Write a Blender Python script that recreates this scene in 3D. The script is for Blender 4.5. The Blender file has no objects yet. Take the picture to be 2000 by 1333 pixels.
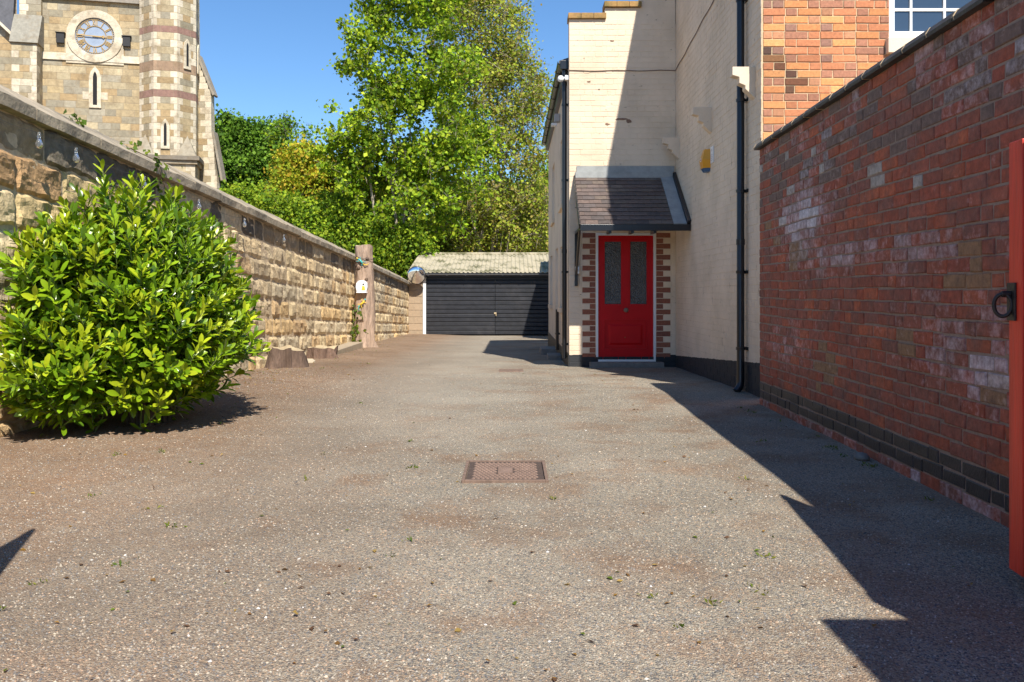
import bpy, math, random
import numpy as np
from mathutils import Vector, Matrix, noise
R = math.radians
# ---------------------------------------------------------------- camera, sky, sun, exposure
scn = bpy.context.scene
col = scn.collection
F = 1700.0            # focal length in photo pixels (photo 2000 wide)
EYE = 1.05
cam = bpy.data.cameras.new('camera'); co = bpy.data.objects.new('camera', cam); col.objects.link(co)
co.location = (0, 0, EYE); co.rotation_euler = (R(90), 0, 0)
cam.sensor_width = 36.0; cam.lens = 36.0*F/2000.0
cam.shift_y = -(666.5-572.0)/2000.0
cam.clip_end = 3000; cam.clip_start = 0.05
scn.camera = co
w = bpy.data.worlds.new('World'); scn.world = w; w.use_nodes = True
nt = w.node_tree; bg = nt.nodes['Background']
sky = nt.nodes.new('ShaderNodeTexSky'); sky.sky_type = 'NISHITA'; sky.sun_disc = False
SD = Vector((0.27, -0.84, 1.0)).normalized()     # towards the sun
sky.sun_elevation = math.asin(SD.z); sky.sun_rotation = math.atan2(SD.x, SD.y)
sky.altitude = 0; sky.air_density = 1.0; sky.dust_density = 0.0; sky.ozone_density = 6.0
hsv = nt.nodes.new('ShaderNodeHueSaturation'); hsv.inputs['Saturation'].default_value = 1.10; nt.links.new(sky.outputs[0], hsv.inputs['Color'])
nt.links.new(hsv.outputs[0], bg.inputs[0]); bg.inputs[1].default_value = 0.11
sl = bpy.data.lights.new('sun', 'SUN'); so = bpy.data.objects.new('sun', sl); col.objects.link(so)
sl.energy = 5.0; sl.angle = R(0.53); sl.color = (1.0, 0.94, 0.85)
so.rotation_euler = SD.to_track_quat('Z', 'Y').to_euler(); so.location = (8, -20, 25)
scn.view_settings.view_transform = 'Standard'; scn.view_settings.look = 'None'
scn.view_settings.exposure = 0.62; scn.view_settings.gamma = 1.0
scn.cycles.max_bounces = 8; scn.cycles.transparent_max_bounces = 6
random.seed(7); rng = np.random.default_rng(7)

def P(px, py, Y):      # a point at real depth Y seen at photo pixel (px, py)
    return Vector(((px-1000)*Y/F, Y, (572-py)*Y/F + EYE))
def smooth(a, b, x):
    t = min(1, max(0, (x-a)/(b-a))); return t*t*(3-2*t)
def gz(x, y):          # driveway height
    z = 0.01 - 0.02*max(0, y-9) + 0.05*smooth(-1.6, -3.3, x) if False else 0.01 - 0.02*max(0.0, y-9.0)
    z += 0.06*smooth(1.4, 3.2, -x)
    z += 0.012*noise.noise(Vector((x*0.7, y*0.5, 3.1))) + 0.006*noise.noise(Vector((x*2.3, y*2.1, 9)))
    return z
# ---------------------------------------------------------------- tagging
def tag(o, label=None, cat=None, group=None, kind=None):
    if label: o['label'] = label
    if cat: o['category'] = cat
    if group: o['group'] = group
    if kind: o['kind'] = kind
    return o
def empty(name, loc, label, cat, group=None, rz=0):
    o = bpy.data.objects.new(name, None); col.objects.link(o); o.location = loc; o.rotation_euler.z = rz
    o.empty_display_size = 0.2
    return tag(o, label, cat, group)
# ---------------------------------------------------------------- mesh builder
class MB:
    def __init__(s): s.v = []; s.f = []; s.m = []; s.c = []
    def add(s, vs, fs, mat=0, c=(1, 1, 1, 0)):
        b = len(s.v); s.v += [tuple(p) for p in vs]
        for f in fs: s.f.append(tuple(b+i for i in f)); s.m.append(mat)
        if len(c) == 3: c = (*c, 0)
        s.c += [c]*len(vs); return s
    def box(s, x0, x1, y0, y1, z0, z1, mat=0, c=(1, 1, 1, 0), M=None):
        vs = [Vector(p) for p in [(x0,y0,z0),(x1,y0,z0),(x1,y1,z0),(x0,y1,z0),(x0,y0,z1),(x1,y0,z1),(x1,y1,z1),(x0,y1,z1)]]
        if M: vs = [M @ p for p in vs]
        return s.add(vs, [(0,3,2,1),(4,5,6,7),(0,1,5,4),(1,2,6,5),(2,3,7,6),(3,0,4,7)], mat, c)
    def prism(s, poly, O, U, V, N, d, mat=0, c=(1,1,1,0)):
        # polygon in (u,v) extruded d along N from origin O
        n = len(poly)
        a = [O+U*p[0]+V*p[1] for p in poly]; b = [q+N*d for q in a]
        fs = [tuple(reversed(range(n))), tuple(range(n, 2*n))]
        fs += [(i, (i+1) % n, n+(i+1) % n, n+i) for i in range(n)]
        return s.add(a+b, fs, mat, c)
    def tube(s, pts, rad, n=8, mat=0, c=(1,1,1,0), cap=True):
        pts = [Vector(p) for p in pts]
        if not hasattr(rad, '__len__'): rad = [rad]*len(pts)
        vs = []; prev = None
        for i, p in enumerate(pts):
            d = (pts[min(i+1, len(pts)-1)]-pts[max(i-1, 0)])
            d = d.normalized() if d.length > 1e-9 else Vector((0,0,1))
            if prev is None:
                a = d.orthogonal().normalized()
            else:
                a = prev - d*prev.dot(d); a = a.normalized() if a.length > 1e-6 else d.orthogonal().normalized()
            prev = a; b = d.cross(a)
            for k in range(n):
                t = 2*math.pi*k/n; vs.append(p+(a*math.cos(t)+b*math.sin(t))*rad[i])
        fs = []
        for i in range(len(pts)-1):
            for k in range(n):
                k2 = (k+1) % n; fs.append((i*n+k, i*n+k2, (i+1)*n+k2, (i+1)*n+k))
        if cap: fs.append(tuple(reversed(range(n)))); fs.append(tuple(range((len(pts)-1)*n, len(pts)*n)))
        return s.add(vs, fs, mat, c)
    def lathe(s, prof, O, A, n=24, mat=0, c=(1,1,1,0)):   # prof (r, h) around axis A from O
        A = Vector(A).normalized(); a = A.orthogonal().normalized(); b = A.cross(a); O = Vector(O); vs = []
        for r, h in prof:
            for k in range(n):
                t = 2*math.pi*k/n; vs.append(O+A*h+(a*math.cos(t)+b*math.sin(t))*r)
        fs = [(i*n+k, i*n+(k+1) % n, (i+1)*n+(k+1) % n, (i+1)*n+k) for i in range(len(prof)-1) for k in range(n)]
        return s.add(vs, fs, mat, c)
    def build(s, name, mats, parent=None, smooth=False, bevel=0, loc=None):
        me = bpy.data.meshes.new(name); me.from_pydata(s.v, [], s.f)
        mats = mats if isinstance(mats, (list, tuple)) else [mats]
        for m in mats: me.materials.append(m)
        if len(mats) > 1: me.polygons.foreach_set('material_index', s.m)
        a = me.color_attributes.new('Col', 'FLOAT_COLOR', 'POINT'); a.data.foreach_set('color', np.array(s.c, dtype=np.float32).ravel())
        if smooth: me.polygons.foreach_set('use_smooth', [True]*len(s.f))
        me.update(); o = bpy.data.objects.new(name, me); col.objects.link(o)
        if parent is not None:
            o.parent = parent; o.matrix_parent_inverse = world(parent).inverted()
        if bevel:
            b = o.modifiers.new('bevel', 'BEVEL'); b.width = bevel; b.segments = 2; b.limit_method = 'ANGLE'
        return o
def world(o):
    M = Matrix.Translation(o.location) @ o.rotation_euler.to_matrix().to_4x4()
    if o.parent is not None: M = world(o.parent) @ o.matrix_parent_inverse @ M
    return M
# ---------------------------------------------------------------- materials
def mat(name, base=(.5,.5,.5), rough=.7, attr=False, nscale=8, namt=.25, bump=0, bscale=60, metal=0, spec=.5,
        tint2=None, tscale=2.0, tlo=.45, thi=.65, white=False, transl=0, detail=6, coat=0):
    m = bpy.data.materials.new(name); m.use_nodes = True; t = m.node_tree; N = t.nodes; L = t.links
    b = N['Principled BSDF']; b.inputs['Roughness'].default_value = rough; b.inputs['Metallic'].default_value = metal
    b.inputs['Specular IOR Level'].default_value = spec; b.inputs['Coat Weight'].default_value = coat
    tc = N.new('ShaderNodeTexCoord')
    if attr:
        a = N.new('ShaderNodeAttribute'); a.attribute_name = 'Col'; c = a.outputs['Color']
    else:
        r = N.new('ShaderNodeRGB'); r.outputs[0].default_value = (*base, 1); c = r.outputs[0]
    if tint2:
        n2 = N.new('ShaderNodeTexNoise'); n2.inputs['Scale'].default_value = tscale; n2.inputs['Detail'].default_value = 8; n2.inputs['Roughness'].default_value = .65
        L.new(tc.outputs['Object'], n2.inputs['Vector'])
        mr = N.new('ShaderNodeMapRange'); mr.inputs[1].default_value = tlo; mr.inputs[2].default_value = thi; L.new(n2.outputs[0], mr.inputs[0])
        mx = N.new('ShaderNodeMix'); mx.data_type = 'RGBA'; L.new(mr.outputs[0], mx.inputs[0]); L.new(c, mx.inputs[6]); mx.inputs[7].default_value = (*tint2, 1); c = mx.outputs[2]
    if white:
        n3 = N.new('ShaderNodeTexNoise'); n3.inputs['Scale'].default_value = 13; n3.inputs['Detail'].default_value = 8; n3.inputs['Roughness'].default_value = .7
        L.new(tc.outputs['Object'], n3.inputs['Vector'])
        ad = N.new('ShaderNodeMath'); ad.operation = 'ADD'; L.new(n3.outputs[0], ad.inputs[0]); L.new(a.outputs['Alpha'], ad.inputs[1])
        mr3 = N.new('ShaderNodeMapRange'); mr3.inputs[1].default_value = .68; mr3.inputs[2].default_value = 1.30; L.new(ad.outputs[0], mr3.inputs[0])
        mx3 = N.new('ShaderNodeMix'); mx3.data_type = 'RGBA'; L.new(mr3.outputs[0], mx3.inputs[0]); L.new(c, mx3.inputs[6]); mx3.inputs[7].default_value = (.62,.57,.58,1); c = mx3.outputs[2]
    if namt:
        n = N.new('ShaderNodeTexNoise'); n.inputs['Scale'].default_value = nscale; n.inputs['Detail'].default_value = detail; n.inputs['Roughness'].default_value = .65
        L.new(tc.outputs['Object'], n.inputs['Vector'])
        mr = N.new('ShaderNodeMapRange'); mr.inputs[1].default_value = .25; mr.inputs[2].default_value = .75
        mr.inputs[3].default_value = 1-namt; mr.inputs[4].default_value = 1+namt; L.new(n.outputs[0], mr.inputs[0])
        vm = N.new('ShaderNodeVectorMath'); vm.operation = 'SCALE'; L.new(c, vm.inputs[0]); L.new(mr.outputs[0], vm.inputs['Scale']); c = vm.outputs[0]
    L.new(c, b.inputs['Base Color'])
    if bump:
        nb = N.new('ShaderNodeTexNoise'); nb.inputs['Scale'].default_value = bscale; nb.inputs['Detail'].default_value = 8; nb.inputs['Roughness'].default_value = .6
        L.new(tc.outputs['Object'], nb.inputs['Vector'])
        bp = N.new('ShaderNodeBump'); bp.inputs['Strength'].default_value = 1; bp.inputs['Distance'].default_value = bump
        L.new(nb.outputs[0], bp.inputs['Height']); L.new(bp.outputs[0], b.inputs['Normal'])
    if transl:
        tr = N.new('ShaderNodeBsdfTranslucent'); L.new(c, tr.inputs[0]); ms = N.new('ShaderNodeMixShader'); ms.inputs[0].default_value = transl
        L.new(b.outputs[0], ms.inputs[1]); L.new(tr.outputs[0], ms.inputs[2]); L.new(ms.outputs[0], N['Material Output'].inputs[0])
    return m
M = {}
M['brick'] = mat('red_brick', attr=True, rough=.8, nscale=26, namt=.42, bump=.006, bscale=60, white=True, tint2=(.17,.10,.075), tscale=4.0, tlo=.45, thi=.8)
M['mortar'] = mat('mortar', (.30,.22,.165), .95, nscale=25, namt=.3, bump=.004, bscale=90)
M['obrick'] = mat('orange_brick', attr=True, rough=.85, nscale=35, namt=.3, bump=.003, bscale=80)
M['lmortar'] = mat('pale_mortar', (.58,.43,.26), .95, nscale=20, namt=.25, bump=.003)
M['blackpaint'] = mat('black_paint', (.022,.023,.026), .55, nscale=10, namt=.4, bump=.003, bscale=60)
M['gloss_black'] = mat('black_plastic', (.012,.013,.016), .28, nscale=5, namt=.2, bump=.0005)
M['stone'] = mat('wall_stone', attr=True, rough=.92, nscale=14, namt=.4, bump=.012, bscale=34, tint2=(.17,.12,.065), tscale=5, tlo=.52, thi=.80)
M['stonemortar'] = mat('stone_mortar', (.60,.46,.29), .95, nscale=12, namt=.3, bump=.015, bscale=25)
M['coping'] = mat('coping_stone', (.40,.33,.23), .9, nscale=6, namt=.4, bump=.010, bscale=30, tint2=(.15,.13,.095), tscale=2.2, tlo=.45, thi=.7)
M['ashlar'] = mat('church_stone', attr=True, rough=.9, nscale=7, namt=.25, bump=.01, bscale=20, tint2=(.20,.14,.07), tscale=1.6, tlo=.5, thi=.8)
M['ashmortar'] = mat('church_mortar', (.30,.24,.16), .95)
M['lead'] = mat('lead_flashing', (.30,.31,.30), .6, nscale=6, namt=.25, bump=.003, bscale=20)
M['slate'] = mat('porch_slate', attr=True, rough=.75, nscale=20, namt=.35, bump=.003, bscale=60)
M['dslate'] = mat('roof_slate', (.10,.10,.11), .7, nscale=5, namt=.3, bump=.005, bscale=30)
M['red'] = mat('red_door_paint', (.52,.002,.006), .5, nscale=4, namt=.10, bump=.0006, bscale=40, spec=.25)
M['gatered'] = mat('red_gate_paint', (.72,.055,.025), .5, nscale=3, namt=.22, bump=.003, bscale=14, tint2=(.42,.05,.03), tscale=2.5, tlo=.5, thi=.75)
M['white'] = mat('white_paint', (.78,.79,.78), .4, nscale=6, namt=.05)
M['concrete'] = mat('concrete', (.20,.19,.17), .9, nscale=12, namt=.3, bump=.004, bscale=50)
M['block'] = mat('garage_block', attr=True, rough=.92, nscale=10, namt=.12, bump=.004, bscale=50)
M['asbestos'] = mat('corrugated_sheet', (.42,.37,.26), .9, nscale=4, namt=.2, bump=.004, bscale=30, tint2=(.12,.115,.055), tscale=2.0, tlo=.48, thi=.62)  # dark blotches carry both moss and leaf shadow in the sheet's colour
M['gboard'] = mat('black_board', (.014,.015,.019), .5, nscale=7, namt=.5, bump=.002, bscale=25, tint2=(.034,.033,.036), tscale=2, tlo=.5, thi=.8)
M['bark'] = mat('bark', attr=True, rough=.95, nscale=12, namt=.45, bump=.03, bscale=22)
for mk_, sc3 in (('bark', (1.6,1.6,.28)), ('gatered', (6,6,.5))):
  for n_ in [q for q in M[mk_].node_tree.nodes if q.type == 'TEX_NOISE']:
    T_n = M[mk_].node_tree; mp_ = T_n.nodes.new('ShaderNodeMapping'); mp_.inputs['Scale'].default_value = sc3; l_ = n_.inputs['Vector'].links[0].from_socket; T_n.links.new(l_, mp_.inputs[0]); T_n.links.new(mp_.outputs[0], n_.inputs['Vector'])
M['chrome'] = mat('mirror_glass', (.85,.85,.86), .03, metal=1, namt=0)
M['rust'] = mat('cast_iron', (.20,.135,.10), .75, nscale=25, namt=.35, bump=.002, bscale=80, metal=.2)
M['glassd'] = mat('dark_glass', (.035,.055,.085), .06, namt=0, spec=1.0)
M['yellow'] = mat('yellow_plastic', (.75,.33,.012), .4, nscale=4, namt=.06)
M['blue'] = mat('blue_plastic', (.03,.10,.22), .35, namt=0)
M['greybox'] = mat('grey_plastic', (.4,.4,.4), .5, namt=.05)
M['gold'] = mat('gilt', (.50,.33,.12), .5, metal=.3, namt=.1)
M['dial'] = mat('clock_dial', (.27,.33,.42), .5, namt=.15, nscale=3)
M['iron'] = mat('black_iron', (.02,.018,.016), .5, namt=.2, bump=.001)
M['hole'] = mat('dark_opening', (.012,.011,.012), .9, namt=0)
M['wood'] = mat('cut_wood', (.42,.33,.20), .85, nscale=12, namt=.25, bump=.003)
M['teal'] = mat('teal_enamel', (.05,.38,.36), .4, namt=.1); M['yenamel'] = mat('yellow_enamel', (.70,.48,.05), .4, namt=.1)
M['ocopings'] = mat('parapet_coping', (.38,.22,.075), .85, nscale=9, namt=.3, bump=.004, bscale=40, tint2=(.20,.15,.05), tscale=4)
M['clearglass'] = mat('bulb_glass', (.75,.78,.8), .05, namt=0, spec=.8); M['clearglass'].node_tree.nodes['Principled BSDF'].inputs['Transmission Weight'].default_value = .9
def leafmat(name, rough=.55, tr=.35, spec=.4):
    return mat(name, attr=True, rough=rough, namt=.15, nscale=.9, transl=tr, spec=spec)
M['laurel'] = leafmat('laurel_leaf', .27, .28, .45); M['leaf'] = leafmat('tree_leaf', .6, .34, .2)
# cream painted brickwork with the black painted base line
def cream(name, plinth=None, chips=True):
    m = mat(name, (.75,.605,.445), .75, nscale=2.5, namt=.07, bump=.0035, bscale=45, tint2=(.58,.46,.32), tscale=1.3, tlo=.45, thi=.8)
    t = m.node_tree; N = t.nodes; L = t.links; b = N['Principled BSDF']; src = b.inputs['Base Color'].links[0].from_socket
    tc = N.new('ShaderNodeTexCoord')
    if chips:    # flaked paint and cracks
        mp = N.new('ShaderNodeMapping'); mp.inputs['Scale'].default_value = (9, 14, 5 if plinth == 'side' else 22); L.new(tc.outputs['Object'], mp.inputs[0])
        n = N.new('ShaderNodeTexNoise'); n.inputs['Scale'].default_value = 1; n.inputs['Detail'].default_value = 9; n.inputs['Roughness'].default_value = .7; L.new(mp.outputs[0], n.inputs['Vector'])
        mr = N.new('ShaderNodeMapRange'); mr.inputs[1].default_value = .625 if plinth == 'side' else .64; mr.inputs[2].default_value = .68; L.new(n.outputs[0], mr.inputs[0])
        mx = N.new('ShaderNodeMix'); mx.data_type = 'RGBA'; L.new(mr.outputs[0], mx.inputs[0]); L.new(src, mx.inputs[6]); mx.inputs[7].default_value = (.25,.17,.11,1); src = mx.outputs[2]
    if plinth:
        sp = N.new('ShaderNodeSeparateXYZ'); L.new(tc.outputs['Object'], sp.inputs[0])
        # line z = a + k*y
        a, k = {'side': (.354+.0553*8.4, -.0553), 'door': (.105, 0)}[plinth]
        mm = N.new('ShaderNodeMath'); mm.operation = 'MULTIPLY_ADD'; L.new(sp.outputs[1], mm.inputs[0]); mm.inputs[1].default_value = k; mm.inputs[2].default_value = a
        nn = N.new('ShaderNodeTexNoise'); nn.inputs['Scale'].default_value = 9; L.new(tc.outputs['Object'], nn.inputs['Vector'])
        m2 = N.new('ShaderNodeMath'); m2.operation = 'MULTIPLY_ADD'; L.new(nn.outputs[0], m2.inputs[0]); m2.inputs[1].default_value = .02; L.new(mm.outputs[0], m2.inputs[2])
        lt = N.new('ShaderNodeMath'); lt.operation = 'LESS_THAN'; L.new(sp.outputs[2], lt.inputs[0]); L.new(m2.outputs[0], lt.inputs[1])
        mx = N.new('ShaderNodeMix'); mx.data_type = 'RGBA'; L.new(lt.outputs[0], mx.inputs[0]); L.new(src, mx.inputs[6]); mx.inputs[7].default_value = (.022,.024,.027,1); src = mx.outputs[2]
    L.new(src, b.inputs['Base Color']); return m
M['cream_side'] = cream('cream_paint_side', 'side'); M['cream_door'] = cream('cream_paint_door', 'door'); M['cream'] = cream('cream_paint')
# driveway
def ground_mat():
    m = bpy.data.materials.new('driveway_gravel'); m.use_nodes = True; t = m.node_tree; N = t.nodes; L = t.links
    b = N['Principled BSDF']; b.inputs['Roughness'].default_value = .95; b.inputs['Specular IOR Level'].default_value = .25
    tc = N.new('ShaderNodeTexCoord'); O = tc.outputs['Object']
    def tn(sc, det=6, ro=.6):
        n = N.new('ShaderNodeTexNoise'); n.inputs['Scale'].default_value = sc; n.inputs['Detail'].default_value = det; n.inputs['Roughness'].default_value = ro; L.new(O, n.inputs['Vector']); return n.outputs[0]
    def mrange(s, a, bb, c=0, d=1):
        r = N.new('ShaderNodeMapRange'); L.new(s, r.inputs[0]); r.inputs[1].default_value = a; r.inputs[2].default_value = bb; r.inputs[3].default_value = c; r.inputs[4].default_value = d; return r.outputs[0]
    def mixc(f, a, bcol):
        x = N.new('ShaderNodeMix'); x.data_type = 'RGBA'
        L.new(f, x.inputs[0])
        for i, q in ((6, a), (7, bcol)):
            if isinstance(q, tuple): x.inputs[i].default_value = (*q, 1)
            else: L.new(q, x.inputs[i])
        return x.outputs[2]
    def mth(op, a, bb):
        x = N.new('ShaderNodeMath'); x.operation = op
        for i, q in ((0, a), (1, bb)):
            if isinstance(q, (int, float)): x.inputs[i].default_value = q
            else: L.new(q, x.inputs[i])
        return x.outputs[0]
    v = N.new('ShaderNodeTexVoronoi'); v.inputs['Scale'].default_value = 165; L.new(O, v.inputs['Vector'])
    hs = N.new('ShaderNodeSeparateColor'); L.new(v.outputs['Color'], hs.inputs[0])
    cr = N.new('ShaderNodeValToRGB'); L.new(hs.outputs[0], cr.inputs[0]); cr.color_ramp.interpolation = 'CONSTANT'
    el = cr.color_ramp.elements; el[0].position = 0; el[0].color = (.085,.085,.085,1); el[1].position = .25; el[1].color = (.22,.195,.155,1)
    for p, c in ((.45,(.29,.255,.195)),(.65,(.27,.20,.135)),(.8,(.34,.30,.225)),(.93,(.40,.29,.18)),(.975,(.43,.39,.32))):
        e = el.new(p); e.color = (*c, 1)
    v2 = N.new('ShaderNodeTexVoronoi'); v2.inputs['Scale'].default_value = 330; L.new(O, v2.inputs['Vector'])
    h2 = N.new('ShaderNodeSeparateColor'); L.new(v2.outputs['Color'], h2.inputs[0])
    g = mixc(mth('MULTIPLY', h2.outputs[0], .5), cr.outputs[0], (.27,.235,.175))
    sp = N.new('ShaderNodeSeparateXYZ'); L.new(O, sp.inputs[0])
    # soil increases towards the left wall; patches elsewhere
    edge = mrange(mth('ADD', sp.outputs[0], mth('MULTIPLY', tn(.8), 2.2)), -1.2, .9, 1, 0)
    patch = mrange(tn(1.7, 8, .6), .47, .64)
    soilf = mth('MAXIMUM', mth('MULTIPLY', edge, mrange(tn(7, 8, .7), .30, .62, .55, 1)), mth('MULTIPLY', patch, .75))
    soil = mixc(mrange(tn(40, 8, .7), .3, .7), (.125,.068,.038), (.27,.165,.095))
    soil = mixc(mth('MULTIPLY', hs.outputs[1], .35), soil, cr.outputs[0])
    g = mixc(soilf, g, soil)
    dk = mrange(tn(.55, 5, .6), .35, .65, .96, 1.40)
    vm = N.new('ShaderNodeVectorMath'); vm.operation = 'SCALE'; L.new(g, vm.inputs[0]); L.new(dk, vm.inputs['Scale'])
    cen = mth('MULTIPLY', mrange(mth('ABSOLUTE', mth('ADD', sp.outputs[0], .75), 0), .1, 1.5, 1, 0), mrange(sp.outputs[1], 5.0, 8.5, 0, .5))
    vm0 = mixc(cen, vm.outputs[0], (.36,.325,.26))
    # two faint compacted wheel tracks running up the drive
    wob = mth('MULTIPLY', tn(.35, 3, .5), 1.3)
    trk = mrange(mth('ABSOLUTE', mth('SUBTRACT', mth('ABSOLUTE', mth('ADD', sp.outputs[0], wob), 0), .85), 0), .05, .38, .28, 0)
    vm0 = mixc(mth('MULTIPLY', trk, mrange(tn(3.0, 7, .7), .35, .6)), vm0, (.21,.18,.14))
    grn = mrange(tn(2.6, 8, .75), .66, .74)
    g = mixc(mth('MULTIPLY', grn, mth('MULTIPLY', hs.outputs[2], .55)), vm0, (.13,.14,.035))
    L.new(g, b.inputs['Base Color'])
    hgt = mth('ADD', mth('MULTIPLY', v.outputs['Distance'], -1.2), mth('MULTIPLY', tn(60, 8, .7), 1.0))
    bp = N.new('ShaderNodeBump'); bp.inputs['Distance'].default_value = .006; bp.inputs['Strength'].default_value = .9; L.new(hgt, bp.inputs['Height']); L.new(bp.outputs[0], b.inputs['Normal'])
    return m
M['ground'] = ground_mat()
# ---------------------------------------------------------------- masonry
WAVE = 0.0
def unit(mb, O, U, V, N, u0, u1, v0, v1, c, d=.012, b=.004, j=.002, mi=1, pro=0):
    g = lambda: random.uniform(-j, j)
    wv_ = lambda u, v: WAVE*(noise.noise(Vector((u*.9, v*1.3, 2.2)))+.5*noise.noise(Vector((u*2.7, v*2.5, 7))))
    u_m = (u0+u1)/2; v0 += wv_(u_m, v0); v1 += wv_(u_m, v1)
    cor = [(u0+g(), v0+g()), (u1+g(), v0+g()), (u1+g(), v1+g()), (u0+g(), v1+g())]
    cu = (u0+u1)/2; cv = (v0+v1)/2
    p = pro+random.uniform(-j, j)*.8
    vs = []
    for (u, v) in cor: vs.append(O+U*u+V*v-N*(d+.004))
    for (u, v) in cor: vs.append(O+U*u+V*v+N*(p-b))
    for (u, v) in cor:
        su = b if u < cu else -b; sv = b if v < cv else -b
        vs.append(O+U*(u+su)+V*(v+sv)+N*(p+g()*.4))
    fs = [(8,9,10,11)]
    for a in range(4):
        k = (a+1) % 4; fs += [(a,k,4+k,4+a), (4+a,4+k,8+k,8+a)]
    mb.add(vs, fs, mi, c)
def courses(v0, v1, h): 
    n = max(1, round((v1-v0)/h)); return [(v0+(v1-v0)*i/n, v0+(v1-v0)*(i+1)/n) for i in range(n)]
def brickface(mb, O, U, V, N, u0, u1, v0, v1, h, pattern, colf, L=.225, joint=.010, holes=(), d=.010, b=.004, j=.002, mi=1):
    H = .107
    for ci, (a, bb) in enumerate(courses(v0, v1, h)):
        seq = pattern[ci % len(pattern)]; u = u0 - (random.uniform(0, .02)); k = 0
        off = seq[0]; u += off; seq = seq[1]
        if off > 0.02:
            segs = [(u0, u)]
        else: segs = []
        while u < u1:
            l = L if seq[k % len(seq)] == 's' else H
            if random.random() < .03: l *= .8
            segs.append((u, min(u1, u+l+joint))); u += l+joint; k += 1
        for (s, e) in segs:
            s = max(s, u0)
            parts = [(s, e)]
            for (hu0, hu1, hv0, hv1) in holes:
                if (a+bb)/2 > hv0 and (a+bb)/2 < hv1:
                    np_ = []
                    for (x, y) in parts:
                        if y <= hu0 or x >= hu1: np_.append((x, y))
                        else:
                            if x < hu0: np_.append((x, hu0))
                            if y > hu1: np_.append((hu1, y))
                    parts = np_
            for (x, y) in parts:
                if y-x < .03: continue
                cc = colf((x+y)/2, (a+bb)/2, y-x)
                if cc is None: continue
                m2 = mi
                if isinstance(cc, tuple) and len(cc) == 2: m2, cc = cc
                unit(mb, O, U, V, N, x+joint/2, y-joint/2, a+joint/2, bb-joint/2, cc, d, b, j, m2)
FLEM = [(0, 'sh'), (.17, 'sh')]
GARD = [(0, 'sssh'), (.12, 'sssh'), (.06, 'hsss'), (.17, 'ssh')]
X_, Y_, Z_ = Vector((1,0,0)), Vector((0,1,0)), Vector((0,0,1))
def holed_quad(mb, O, U, V, u0, u1, v0, v1, holes, mi=0, c=(1,1,1,0)):
    us = sorted({u0, u1, *[h[0] for h in holes], *[h[1] for h in holes]}); vs = sorted({v0, v1, *[h[2] for h in holes], *[h[3] for h in holes]})
    us = [u for u in us if u0 <= u <= u1]; vs = [v for v in vs if v0 <= v <= v1]
    for i in range(len(us)-1):
        for k in range(len(vs)-1):
            cu = (us[i]+us[i+1])/2; cv = (vs[k]+vs[k+1])/2
            if any(h[0] < cu < h[1] and h[2] < cv < h[3] for h in holes): continue
            mb.add([O+U*us[i]+V*vs[k], O+U*us[i+1]+V*vs[k], O+U*us[i+1]+V*vs[k+1], O+U*us[i]+V*vs[k+1]], [(0,1,2,3)], mi, c)
# ---------------------------------------------------------------- GROUND
def axis(lo, hi, step, far):
    a = list(np.arange(lo, hi+1e-6, step)); s = step; x = hi; up = []
    while x < far: s *= 1.5; x += s; up.append(x)
    s = step; x = lo; dn = []
    while x > -far: s *= 1.5; x -= s; dn.append(x)
    return dn[::-1]+a+up
xs = axis(-3.8, 3.0, .12, 900); ys = axis(.6, 30, .14, 900)
gm = MB(); nx = len(xs)
for y in ys:
    for x in xs: gm.v.append((x, y, gz(x, min(y, 60)) if abs(x) < 6 else gz(math.copysign(6, x), min(y, 60))))
gm.c = [(1,1,1,0)]*len(gm.v)
for j in range(len(ys)-1):
    for i in range(nx-1):
        gm.f.append((j*nx+i, j*nx+i+1, (j+1)*nx+i+1, (j+1)*nx+i)); gm.m.append(0)
tag(gm.build('ground', M['ground'], smooth=True), kind='structure')
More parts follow.
